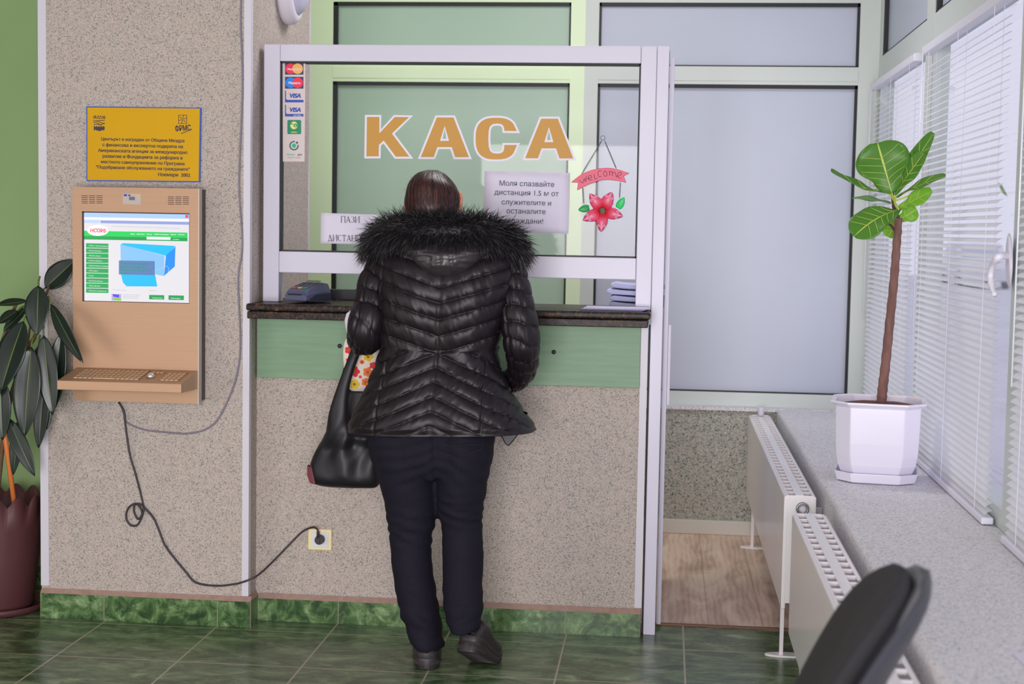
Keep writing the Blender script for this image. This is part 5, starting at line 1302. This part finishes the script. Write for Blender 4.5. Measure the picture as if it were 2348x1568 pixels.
for q in range(11500):
    i = random.random()*(nP-1.001); j = int(i); p = FPATH[j].lerp(FPATH[j+1], i-j); tg = (FPATH[j+1]-FPATH[j]).normalized(); r = frad[j]
    a = random.uniform(0, 2*math.pi); u = Vector((0, -1, 0)); u = (u-tg*u.dot(tg)).normalized(); w = tg.cross(u); nd = u*math.cos(a)+w*math.sin(a)
    side = (i/(nP-1)-.5)*2
    base = p+nd*r*.80; L = random.uniform(.018, .056)*(1.0+.25*abs(side))
    d = (nd*.75+tg*(side*.55+random.gauss(0, .28))+Vector((random.gauss(0, .18), random.gauss(0, .18)-.10, random.gauss(0, .18)-.22))).normalized()
    d2 = (d+tg*side*.35+Vector((random.gauss(0, .2), -.05, -.32))).normalized()
    s_ = d.cross(Vector((random.gauss(0, 1), random.gauss(0, 1), random.gauss(0, 1)))).normalized()
    wd_ = random.uniform(.0009, .0017); p1 = base+d*L*.5; p2 = p1+d2*L*.55
    n0 = len(b.v); b.v += [base-s_*wd_, base+s_*wd_, p1-s_*wd_*.8, p1+s_*wd_*.8, p2]
    mm = 1 if random.random() < .16 else 0
    b.face((n0, n0+1, n0+3, n0+2), mm, True); b.face((n0+2, n0+3, n0+4), mm, True)
o = b.build('fur_trim', [M_fur1, M_fur2], jk, normals=False); o['label'] = 'black shaggy fur edge of the hood'
# ---- hanging front corner of the open jacket
b = MB(); b.plate([at(x, y, 4.78) for x, y in ((1140, 960), (1205, 950), (1192, 992), (1180, 1008), (1166, 1024), (1158, 1018), (1146, 996))], .012); b.build('front_flap', M_lin, jk, bevel=.004)
b = MB(); b.plate([at(x, y, 4.775) for x, y in ((1152, 985), (1176, 985), (1168, 996), (1158, 999))], .004); b.build('flap_lining', mat('salmon_lining', rgb(206, 120, 110), .7), jk)

# ---- body: skeleton grown into one skin
def body():
    V, E, R_ = [], [], []
    def nd(p, r, par=None):
        V.append(Vector(p)); R_.append(r); i = len(V)-1
        if par is not None: E.append((par, i))
        return i
    pel = nd(at(996, 930, 4.66), .085); wst = nd(at(1004, 830, 4.665), .095, pel); ch = nd(at(1010, 690, 4.665), .10, wst); up = nd(at(1010, 600, 4.668), .085, ch)
    nk = nd(at(998, 540, 4.668), .048, up); nk2 = nd(at(994, 505, 4.675), .046, nk); nd(at(994, 478, 4.69), .052, nk2)
    for tab, sg in (([(905, 605, 4.66, .036), (858, 690, 4.63, .034), (838, 765, 4.63, .031), (851, 704, 4.79, .026), (867, 655, 4.92, .022)], -1), ([(1140, 605, 4.66, .036), (1182, 690, 4.64, .034), (1195, 790, 4.65, .031), (1190, 856, 4.72, .026), (1158, 879, 4.78, .021)], 1)):
        pr = up
        for px, py, Y, r in tab: pr = nd(at(px, py, Y), r, pr)
        wr = V[pr]; fw = (wr-V[pr-1]).normalized(); dn = Vector((0, 0, -1)) if sg < 0 else Vector((0, .5, -1)).normalized(); sd = fw.cross(Vector((0, 0, 1))).normalized()
        palm = nd(wr+fw*.045, .022, pr); kn = V[palm]
        for k, (off, ln) in enumerate(((-.026, .058), (-.009, .070), (.009, .074), (.026, .066))):
            a = nd(kn+fw*.028+sd*off, .0095, palm); c = nd(V[a]+fw*ln*.45+Vector((0, 0, -.006)), .0085, a); e = nd(V[c]+fw*ln*.30+Vector((0, 0, -.014)), .0078, c); nd(V[e]+fw*ln*.22+Vector((0, 0, -.016)), .0068, e)
        a = nd(wr+fw*.020-sd*sg*-.030, .011, pr); c = nd(V[a]+fw*.028-sd*sg*-.018, .0095, a); nd(V[c]+fw*.026-sd*sg*-.004+Vector((0, 0, -.006)), .0080, c)
    for tab in ([(926, 1010, 4.655, .070), (945, 1215, 4.665, .050), (960, 1330, 4.65, .048), (982, 1470, 4.625, .034)], [(1064, 1010, 4.655, .070), (1058, 1190, 4.67, .050), (1060, 1310, 4.65, .047), (1066, 1425, 4.60, .034)]):
        pr = pel
        for px, py, Y, r in tab: pr = nd(at(px, py, Y), r, pr)
    me = bpy.data.meshes.new('body_skeleton'); me.from_pydata([tuple(v) for v in V], E, []); o = bpy.data.objects.new('body_skeleton', me); COL.objects.link(o)
    sk = o.modifiers.new('skin', 'SKIN'); sk.use_smooth_shade = True; sk.branch_smoothing = .6
    for i, d in enumerate(me.skin_vertices[0].data): d.radius = (R_[i], R_[i]); d.use_root = (i == 0)
    ss = o.modifiers.new('sub', 'SUBSURF'); ss.levels = 1; ss.render_levels = 1
    m1 = evaluated_mesh(o, 'body'); drop(o)
    # head with a face, looking toward the glass (+Y)
    b = MB(); HC = at(993, 455, 4.69); rows = []; K = 64; NZ = 40
    for i in range(NZ+1):
        v = i/NZ; z = -.118+.198*v            # chin .. crown
        hw = lerp_table([(0, .022), (.10, .044), (.25, .058), (.45, .070), (.65, .075), (.82, .066), (.93, .043), (1, .010)], v)[0]
        fr = lerp_table([(0, .084), (.10, .090), (.25, .088), (.45, .088), (.65, .090), (.82, .076), (.93, .050), (1, .012)], v)[0]
        bk = lerp_table([(0, -.01), (.10, .015), (.25, .055), (.45, .082), (.65, .090), (.82, .080), (.93, .052), (1, .012)], v)[0]
        ring = []
        for k in range(K):
            a = 2*math.pi*k/K; c, s_ = math.cos(a), math.sin(a); x = hw*.94*c; y = fr*s_ if s_ > 0 else bk*.93*s_
            if s_ > 0:
                y += .024*math.exp(-(x/.010)**2)*math.exp(-((v-.40)/.055)**2)+.012*math.exp(-(x/.008)**2)*math.exp(-((v-.50)/.07)**2)       # nose
                y -= .010*math.exp(-((abs(x)-.031)/.014)**2)*math.exp(-((v-.54)/.045)**2)                                           # eye sockets
                y += .006*math.exp(-(x/.020)**2)*(math.exp(-((v-.245)/.022)**2)+math.exp(-((v-.20)/.020)**2))+.006*math.exp(-(x/.018)**2)*math.exp(-((v-.06)/.05)**2)
            ring.append(HC+Vector((x, y, z)))
        rows.append(ring)
    b.loft(rows)
    for sg in (-1, 1):       # ears
        ec = HC+Vector((sg*(.0775 if sg > 0 else .072), -.004, -.010 if sg > 0 else -.034)); pr = [ec+Vector((sg*(.004+.009*math.sin(q*math.pi/7)), -.010*math.sin(q*math.pi/7)-.006+.012*math.cos(q*math.pi/7)*.4, .030*math.cos(q*math.pi/7))) for q in range(8)]
        b.tube(smooth_path(pr, 3), .0068, 10); b.sphere(ec+Vector((-sg*.001, 0, 0)), (.007, .014, .024), 0, 14, 10); b.sphere(ec+Vector((sg*.002, .002, -.030)), (.006, .007, .008), 0, 10, 8)
    h = b.build('head', M_skin, None)
    m2 = h.data; bm = bmesh.new(); bm.from_mesh(m1); bm.from_mesh(m2); me = bpy.data.meshes.new('body'); bm.to_mesh(me); bm.free(); drop(h); bpy.data.meshes.remove(m1)
    o = bpy.data.objects.new('body_raw', me); COL.objects.link(o); rm = o.modifiers.new('r', 'REMESH'); rm.mode = 'VOXEL'; rm.voxel_size = .0038; rm.use_smooth_shade = True
    sm = o.modifiers.new('s', 'SMOOTH'); sm.factor = .5; sm.iterations = 3
    m3 = evaluated_mesh(o, 'body'); drop(o)
    for v in m3.vertices: v.co -= PT
    m3.materials.clear(); m3.materials.append(M_skin)
    for p in m3.polygons: p.material_index = 0; p.use_smooth = True
    o = bpy.data.objects.new('body', m3); COL.objects.link(o); o.parent = t; OFF[o.name] = PT
    for sg in (-1, 1):
        b = MB(); c_ = HC+Vector((sg*.031, .078, -.008)); b.sphere(c_, .0105, 0, 14, 10); b.sphere(c_+Vector((0, .0085, 0)), (.0045, .003, .0045), 1, 10, 8); b.build('eye', [M_white, mat('brown_iris', rgb(60, 40, 30), .2)], o)
        b = MB(); b.tube(smooth_path([HC+Vector((sg*x, .090+.0-.25*(x-.02)**2*10, .012-.15*abs(x-.03))) for x in (.012, .024, .036, .046)], 4), .0028, 6); b.build('eyebrow', M_hair, o)
    b = MB(); b.sphere(HC+Vector((0, .091, -.070)), (.021, .006, .0065), 0, 16, 8); b.build('lips', mat('lip', rgb(178, 92, 88), .45), o)
    return o
body()
# ---- hair: combed down over the back of the head and tucked into the hood
TA = [(390, 981, 1003, 4.70, .012), (396, 962, 1017, 4.695, .055), (405, 951, 1027, 4.69, .080), (420, 941, 1039, 4.68, .098), (440, 933.5, 1050, 4.675, .106), (462, 931, 1053, 4.67, .108), (480, 934, 1049, 4.662, .102), (495, 941, 1042, 4.655, .088), (512, 950, 1034, 4.648, .070), (535, 962, 1020, 4.645, .050)]
b = MB(); rings = []; HN = 160; HR = 90
def hairpt(py, a, lift=0.0):
    xl, xr, yc, hd = curve_table(TA, py); A_, B_ = at(xl, py, yc), at(xr, py, yc); cx, hw = (A_.x+B_.x)/2, (B_.x-A_.x)/2
    c, s_ = math.cos(a), math.sin(a); u = a
    h = .0036*nz(u*9, py*.012, 1)+.0022*nz(u*22, py*.02, 2)+.0012*nz(u*50, py*.03, 3)+.004*nz(u*1.3, py*.03, 7)+lift
    return Vector((cx+(hw+h)*c, yc+(hd+h)*s_, A_.z+(.003 if py < 398 else 0)*nz(u*3, 1, 1)))
for i in range(HR+1):
    f_ = i/HR; py = 390+145*(f_**1.25); ring = []
    for k in range(HN):
        a = 2*math.pi*k/HN
        p = hairpt(py, a)
        if math.sin(a) > 0:      # hairline leaves the face free
            lim = lerp_table([(390, .2), (405, .10), (420, .062), (440, .045), (470, .01), (500, -.005), (535, -.01)], py)[0]; yc = curve_table(TA, py)[2]
            p.y = min(p.y, yc+lim) if lim > 0 else yc+lim*.0+.002*math.sin(a)
        ring.append(p)
    rings.append(ring)
b.loft(rings)
random.seed(21)
for q in range(2600):
    a = random.uniform(math.pi*.98, math.pi*2.02) if random.random() < .9 else random.uniform(0, 2*math.pi); p0 = random.uniform(392, 480); ln = random.uniform(30, 80); lift = random.uniform(.0006, .0036); pts = []
    aim = 1.5*math.pi; dr = random.gauss(0, .05)
    if math.sin(a) > .1: continue
    for k in range(6):
        f_ = k/5; py = min(534, p0+ln*f_); aa = a+(aim-a)*.22*f_*((py-392)/140)+dr*f_; pts.append(hairpt(py, aa, lift*math.sin(math.pi*min(1, .15+f_*.85))))
    mm = random.choice((0, 0, 1, 1, 2)); wd_ = random.uniform(.0005, .0012); n0 = len(b.v)
    for k, p in enumerate(pts):
        s_ = Vector((-math.sin(a), math.cos(a), 0))*wd_*(1-.8*abs(k/5-.4)); b.v += [p-s_, p+s_]
    for k in range(5): b.face((n0+2*k, n0+2*k+1, n0+2*k+3, n0+2*k+2), mm, True)
for q in range(70):      # flyaway hairs
    a = random.uniform(math.pi, 2*math.pi); py = random.uniform(392, 500); p = hairpt(py, a, -.002); out = Vector((math.cos(a), math.sin(a)*.5, random.uniform(-.6, .5))).normalized(); L = random.uniform(.006, .018)
    b.tube([p, p+out*L*.6, p+out*L+Vector((0, 0, -.004))], [.0004, .0003, .0001], 4, random.choice((0, 1)))
b.build('hair', [M_hair, M_hair2, M_hair3], t, normals=False)

# ---- jeans
TL = [(985, 838, 1000, 4.650, .135), (1000, 842, 1001, 4.650, .132), (1050, 853, 1001, 4.650, .118), (1090, 867, 1000, 4.652, .104), (1150, 882, 1000, 4.656, .088), (1200, 890, 998, 4.658, .076), (1235, 894, 990, 4.658, .070), (1300, 900, 992, 4.652, .072), (1350, 905, 1000, 4.646, .072), (1400, 917, 1006, 4.640, .070), (1440, 931, 1014, 4.636, .070), (1470, 943, 1018, 4.634, .072), (1484, 947, 1016, 4.634, .074)]
TR = [(985, 992, 1136, 4.650, .135), (1000, 994, 1134, 4.650, .132), (1050, 999, 1129, 4.650, .118), (1090, 1001, 1121, 4.652, .104), (1150, 1002, 1110, 4.660, .088), (1180, 1003, 1107, 4.664, .078), (1200, 1010, 1106, 4.665, .072), (1250, 1013, 1107, 4.662, .072), (1300, 1015, 1108, 4.658, .072), (1340, 1014, 1105, 4.640, .070), (1390, 1018, 1109, 4.615, .070), (1420, 1026, 1102, 4.598, .068), (1443, 1033, 1099, 4.588, .068)]
raw = MB()
for T_ in (TL, TR):
    rings = []; y0, y1 = T_[0][0], T_[-1][0]
    for i in range(81):
        py = y0+(y1-y0)*i/80; xl, xr, yc, hd = curve_table(T_, py); A_, B_ = at(xl, py, yc), at(xr, py, yc); cx, hw = (A_.x+B_.x)/2, (B_.x-A_.x)/2
        rings.append([Vector((cx+hw*math.cos(a), yc+hd*math.sin(a), A_.z)) for a in [2*math.pi*k/48 for k in range(48)]])
    raw.loft(rings)
rings = []
for i in range(31):
    py, = (940+155*i/30,); f_ = i/30; xl, xr = 838+26*f_, 1137-16*f_
    if f_ > .75: k_s = (f_-.75)/.25; xl, xr = xl+(1000-14-xl)*k_s**1.5, xr+(1000+14-xr)*k_s**1.5
    hd = .140*(1-.25*f_-.5*max(0, f_-.7)); A_, B_ = at(xl, py, 4.65), at(xr, py, 4.65); cx, hw = (A_.x+B_.x)/2, (B_.x-A_.x)/2
    rings.append([Vector((cx+hw*math.cos(a), 4.65+hd*math.sin(a), A_.z)) for a in [2*math.pi*k/48 for k in range(48)]])
raw.loft(rings)
ro = raw.build('jeans_raw', M_jean, None); rm = ro.modifiers.new('r', 'REMESH'); rm.mode = 'VOXEL'; rm.voxel_size = .0055; rm.use_smooth_shade = True; sm = ro.modifiers.new('s', 'SMOOTH'); sm.factor = .5; sm.iterations = 6
mj = evaluated_mesh(ro, 'jeans'); drop(ro)
zk1 = at(1058, 1178, 4.58).z; zk2 = at(945, 1222, 4.58).z; xm = at(1003, 1200, 4.6).x; zc1 = at(1000, 1090, 4.6).z
NJ = [v.normal.copy() for v in mj.vertices]; CJ = []
for v in mj.vertices:
    p = v.co; n_ = NJ[v.index]; right = p.x > xm; zk_ = zk1 if right else zk2; dz = p.z-zk_
    w = math.exp(-(dz/.055)**2); h = w*(.0062*math.sin(dz*170+p.x*26+5*nz(p.x*9, p.z*9))*(.4+.6*nz(p.x*6, p.z*14, 3))+.004*nz(p.x*18, p.z*55, 1))+.0028*nz(p.x*8, p.z*30, 6)
    if p.z < .24: h += (.0030*math.sin(p.z*110+9*nz(p.x*7, p.y*7, p.z*5))+.003*nz(p.x*20, p.z*30, 2))*min(1, (.24-p.z)/.1)
    up = max(0, p.z-zc1+.10)
    h += min(up, .12)*.012*math.sin((p.z+abs(p.x-xm)*.45)*120+7*nz(p.x*6, p.z*6))*(1 if n_.y < 0 else .5)+.003*nz(p.x*14, p.z*10, 4)
    if p.z > zc1-.02: h -= .007*math.exp(-((p.x-xm)/.010)**2)
    CJ.append(p+n_*h-PT)
for v, c_ in zip(mj.vertices, CJ): v.co = c_
mj.materials.clear(); mj.materials.append(M_jean)
for p in mj.polygons: p.use_smooth = True; p.material_index = 0
jn = bpy.data.objects.new('jeans', mj); COL.objects.link(jn); jn.parent = t; OFF[jn.name] = PT; jn['label'] = 'dark navy jeans'
yp = 4.512
M_th = mat('pocket_thread', rgb(40, 38, 50), .85)
b = MB(); b.tube(smooth_path([at(x, y, yp) for x, y in ((1018, 1012), (1019, 1020), (1044, 1021), (1072, 1020), (1104, 1019))], 4), .0007, 5); b.tube([at(x, y, yp+.004) for x, y in ((1018, 1012), (1020, 1029), (1067, 1045), (1104, 1030), (1106, 1014))], .0007, 5); b.build('pocket_stitching', M_th, jn)

# ---- shoes
def shoe(heel, head, pitch, W=1.0):
    """heel: rear bottom point; head: heading to the left of +Y; pitch: heel lift angle about the ball"""
    fw = Vector((-math.sin(head), math.cos(head), 0)); sd = Vector((math.cos(head), math.sin(head), 0)); H_ = Vector(heel)
    ball = .165
    def P(l, w, z):
        w *= W
        if pitch and l < ball:
            dl = ball-l; cp_, sp_ = math.cos(pitch), math.sin(pitch)
            return H_+fw*(ball-dl*cp_+z*sp_)+sd*w+Vector((0, 0, dl*sp_+z*cp_))
        q = H_+fw*l+sd*w+Vector((0, 0, z))
        if pitch: q += fw*(z*math.sin(pitch)*max(0, 1-(l-ball)/.05))
        return q
    pr_ = [(0, .004), (.0015, .014), (.006, .024), (.014, .0315), (.028, .037), (.06, .0385), (.10, .0405), (.14, .045), (.175, .0465), (.205, .042), (.228, .031), (.242, .017), (.247, .004)]
    wat = lambda l: curve_table(pr_, l)[0]
    ls = [.247*(.5-.5*math.cos(math.pi*i/34)) for i in range(35)]
    hts = [(0, .054), (.06, .050), (.12, .038), (.17, .030), (.21, .032), (.247, .038)]
    ol = [(l, wat(l)) for l in ls]+[(l, -wat(l)) for l in reversed(ls)]
    bot = lambda l: max(0, (l-.18))**2*3.0
    s_ = thing_part('shoe', t)
    b = MB(); rows = []
    for f_, k in ((0, .93), (.06, .985), (.3, .995), (.60, 1.0), (.62, .975), (.66, .975), (.68, 1.0), (.94, 1.0), (1.0, .96)):
        rows.append([P(l+(1-k)*(.012 if l < .12 else -.012), w*k, bot(l)+lerp_table(hts, l)[0]*f_) for l, w in ol])
    b.loft(rows); b.build('sole', M_sole, s_)
    for k in range(30):
        q = (k-14.5)/14.5; l = .0006+.062*abs(q)**1.7; sg = 1 if q > 0 else -1; w = wat(l)*sg*1.006
        rb = MB(); rb.tube([P(l-.0004, w, .006), P(l-.0004, w, .028)], .0010, 5); rb.build('heel_rib', M_sole, s_)
    for k in range(14):
        l = .03+k*.016; rb = MB(); rb.tube([P(l, -wat(l)*.97, bot(l)+.0005), P(l, wat(l)*.97, bot(l)+.0005)], .0022, 6); rb.build('tread_bar', M_sole, s_)
    b = MB(); rows = []
    uh = [(0, .072), (.02, .100), (.045, .112), (.08, .108), (.105, .098), (.14, .080), (.18, .066), (.215, .056), (.247, .044)]
    for l in ls:
        w = wat(l)*.955; zb = bot(l)+lerp_table(hts, l)[0]-.004; zt = max(zb+.004, curve_table(uh, l)[0]+bot(l)); ring = []
        for k in range(25):
            a = math.pi*k/24; c, q = math.cos(a), math.sin(a); ring.append(P(l+.004*(1 if l < .1 else -1)+.010*q*(1 if l < .03 else 0), w*(abs(c)**.5)*(1 if c > 0 else -1), zb+(zt-zb)*q**.75))
        rows.append(ring)
    b.loft(rows, 0, True, closed=False); b.build('upper', M_shoe, s_)
    b = MB(); b.tube([P(.004, wat(.004)*1.0, .060), P(.0035, 0, .062), P(.004, -wat(.004)*1.0, .060)], .0012, 5); b.build('heel_seam', M_sole, s_)
    b = MB()
    for l in (.105, .118, .131):
        z = curve_table(uh, l)[0]+bot(l)+.001; b.tube(smooth_path([P(l, -.022, z-.014), P(l, 0, z+.002), P(l, .022, z-.014)], 4), .0022, 6)
    b.tube(smooth_path([P(.105, -.030, .088), P(.10, -.050, .086), P(.096, -.052, .070), P(.10, -.054, .056)], 4), .0016, 6)
    b.build('laces', mat('black_lace', rgb(24, 22, 24), .8), s_)
    return s_
def thing_part(name, par):
    o = bpy.data.objects.new(name, None); COL.objects.link(o); o.parent = par; OFF[o.name] = OFF[par.name]; o.empty_display_size = .03; return o
hl = atZ(979, 1537, 0); shoe(hl+Vector((0, 0, .001)), math.radians(9), 0)
hr = at(1062, 1480, 4.53); shoe(Vector((hr.x, 4.525, .001)), math.radians(-17), math.radians(26), 1.04)

# ---- black handbag hanging on the forearm
t2 = thing('handbag', at(795, 1112, 4.80), 'black leather handbag with wide straps hanging from the left arm', 'bag')
M_lea = mat('black_leather', rgb(30, 27, 32), .48, spec=.4, bump=(420, .12, .0004))
BY = 4.80
def blob(mb, rows, n=44):
    """soft tube through rows of (py, left px, right px, depth, half depth)"""
    rings = []; y0, y1 = rows[0][0], rows[-1][0]
    for i in range(n+1):
        py = y0+(y1-y0)*i/n; xl, xr, yc, hd = curve_table(rows, py); A_, B_ = at(xl, py, yc), at(xr, py, yc); cx, hw = (A_.x+B_.x)/2, (B_.x-A_.x)/2; ring = []
        for k in range(48):
            a = 2*math.pi*k/48; c, s_ = math.cos(a), math.sin(a)
            ring.append(Vector((cx+hw*abs(c)**.8*(1 if c > 0 else -1), yc+hd*abs(s_)**.8*(1 if s_ > 0 else -1), A_.z)))
        rings.append(ring)
    mb.loft(rings)
raw = MB()
blob(raw, [(985, 744, 836, BY-.02, .020), (1000, 738, 854, BY-.02, .036), (1015, 734, 858, BY, .046), (1040, 726, 866, BY, .054), (1070, 715, 868, BY, .058), (1092, 710, 868, BY, .056), (1104, 714, 866, BY, .044), (1112, 736, 862, BY, .026), (1115, 752, 850, BY, .010)])
blob(raw, [(738, 816, 836, BY-.005, .010), (778, 812, 834, BY-.02, .013), (800, 806, 829, BY-.03, .013), (830, 794, 818, BY-.04, .013), (870, 778, 806, BY-.045, .013), (910, 765, 799, BY-.045, .014), (950, 754, 798, BY-.045, .015), (985, 744, 803, BY-.04, .018), (1010, 737, 818, BY-.03, .024), (1040, 730, 830, BY-.01, .030)])
blob(raw, [(893, 800, 846, BY+.062, .010), (930, 788, 846, BY+.062, .010), (985, 775, 842, BY+.055, .012), (1025, 765, 850, BY+.03, .020)])
ro = raw.build('bag_raw', M_lea, None); rm = ro.modifiers.new('r', 'REMESH'); rm.mode = 'VOXEL'; rm.voxel_size = .0042; rm.use_smooth_shade = True; sm = ro.modifiers.new('s', 'SMOOTH'); sm.factor = .5; sm.iterations = 30
mb_ = evaluated_mesh(ro, 'bag_body'); drop(ro)
cu_, cv_ = at(806, 985, BY), at(780, 1100, BY); fd = (cu_-cv_).normalized(); fs_ = Vector((fd.z, 0, -fd.x))
NB = [v.normal.copy() for v in mb_.vertices]; CB = []
for v in mb_.vertices:
    q = v.co-cv_; u, w = q.dot(fs_), q.dot(fd)
    h = (.0085*math.sin(u*58+w*16+1.2*nz(u*7, w*3, 5))*math.exp(-((w-.09)/.09)**2)+.0035*math.sin(u*120-w*30+2*nz(u*5, w*5, 8))*math.exp(-((w-.14)/.06)**2)+.004*nz(u*8, w*7, 2))*max(0, min(1, (w+.015)/.04))+.002
    CB.append(v.co+NB[v.index]*h-OFF[t2.name])
for v, c_ in zip(mb_.vertices, CB): v.co = c_
mb_.materials.clear(); mb_.materials.append(M_lea)
for p in mb_.polygons: p.use_smooth = True; p.material_index = 0
bb = bpy.data.objects.new('bag_body', mb_); COL.objects.link(bb); bb.parent = t2; OFF[bb.name] = OFF[t2.name]
sb = MB(); blob(sb, [(738, 812, 832, BY+.03, .009), (778, 806, 830, BY+.075, .010), (850, 786, 812, BY+.075, .010), (920, 770, 800, BY+.075, .010), (990, 752, 800, BY+.06, .012), (1025, 745, 812, BY+.03, .018)]); sb.build('strap', M_lea, t2)
b = MB(); b.plate([at(x, y, BY-.045) for x, y in ((704, 1066), (714, 1072), (720, 1096), (724, 1111), (710, 1108), (704, 1090))], .020); b.build('zip_gusset', mat('maroon_bag_edge', rgb(112, 30, 46), .6), t2, bevel=.003)
b = MB()
for k in range(14): p, q = at(711.5+k*.6, 1068+k*3.0, BY-.048), at(714.5+k*.6, 1067.5+k*3.0, BY-.048); b.tube([p, q], .0007, 4)
b.build('zip_teeth', mat('zip_metal', rgb(190, 180, 180), .35, .6), t2)

# ---- flowered cloth bag in the crook of the arm
t3 = thing('cloth_bag', at(830, 893, 4.835), 'white cloth bag with red and yellow flowers tucked inside the black handbag straps', 'bag')
TF = [(765, 800, 862, 4.84, .010), (785, 790, 868, 4.838, .016), (810, 787, 868, 4.835, .018), (850, 790, 866, 4.835, .018), (885, 796, 864, 4.835, .016), (896, 806, 858, 4.835, .008)]
b = MB(); rings = []
for i in range(40):
    py = 765+131*i/39; xl, xr, yc, hd = curve_table(TF, py); A_, B_ = at(xl, py, yc), at(xr, py, yc); cx, hw = (A_.x+B_.x)/2, (B_.x-A_.x)/2
    rings.append([Vector((cx+hw*abs(math.cos(a))**.6*(1 if math.cos(a) > 0 else -1), yc+(hd+.002*nz(math.cos(a)*4, py*.05, 3))*abs(math.sin(a))**.6*(1 if math.sin(a) > 0 else -1), A_.z)) for a in [2*math.pi*k/40 for k in range(40)]])
b.loft(rings)
def bloom(px, py, r, m, petals=5, mc=5):
    c_ = at(px, py, 4.8155); pts = []
    for k in range(petals*8):
        a = 2*math.pi*k/(petals*8)+.4; rr = r*(.62+.38*abs(math.cos(a*petals/2))**.6) if petals else r; pts.append(c_+Vector((rr*math.cos(a), 0, rr*math.sin(a))))
    b.plate(pts, .0008, m)
    b.plate([c_+Vector((r*.28*math.cos(a), -.0006, r*.28*math.sin(a))) for a in [2*math.pi*k/14 for k in range(14)]], .0008, mc)
def dot(px, py, r, m, mc): 
    c_ = at(px, py, 4.8155); b.plate([c_+Vector((r*math.cos(a), 0, r*math.sin(a))) for a in [2*math.pi*k/16 for k in range(16)]], .0008, m); b.plate([c_+Vector((r*.45*math.cos(a), -.0006, r*.45*math.sin(a))) for a in [2*math.pi*k/12 for k in range(12)]], .0008, mc)
for px, py, r, m in ((844, 818, .0165, 2), (813, 852, .018, 1), (843, 853, .0165, 3), (813, 881, .0165, 2), (799, 803, .013, 1), (838, 876, .014, 3), (855, 838, .012, 1)): bloom(px, py, r, m)
for px, py, r, m, mc in ((830, 830, .0075, 3, 4), (814, 835, .004, 1, 1), (825, 806, .005, 3, 4), (826, 864, .005, 1, 3), (796, 825, .005, 3, 4)): dot(px, py, r, m, mc)
b.build('bag_cloth', [mat('white_cotton', rgb(214, 200, 188, KA), .8), mat('print_red', rgb(206, 44, 54, KA), .8), mat('print_yellow', rgb(206, 176, 40, KA), .8), mat('print_orange', rgb(222, 110, 52, KA), .8), mat('print_dark_red', rgb(140, 40, 34, KA), .8), mat('print_brown', rgb(150, 92, 44, KA), .8)], t3)
b = MB(); b.loft([[at(x-4, y, Y), at(x+3, y+1, Y-.004), at(x+4, y, Y+.010), at(x-3, y-1, Y+.012)] for x, y, Y in ((802, 772, 4.785), (796, 750, 4.785), (794, 734, 4.785), (798, 719, 4.785), (812, 708, 4.785))]); b.build('handle', M_paper, t3)
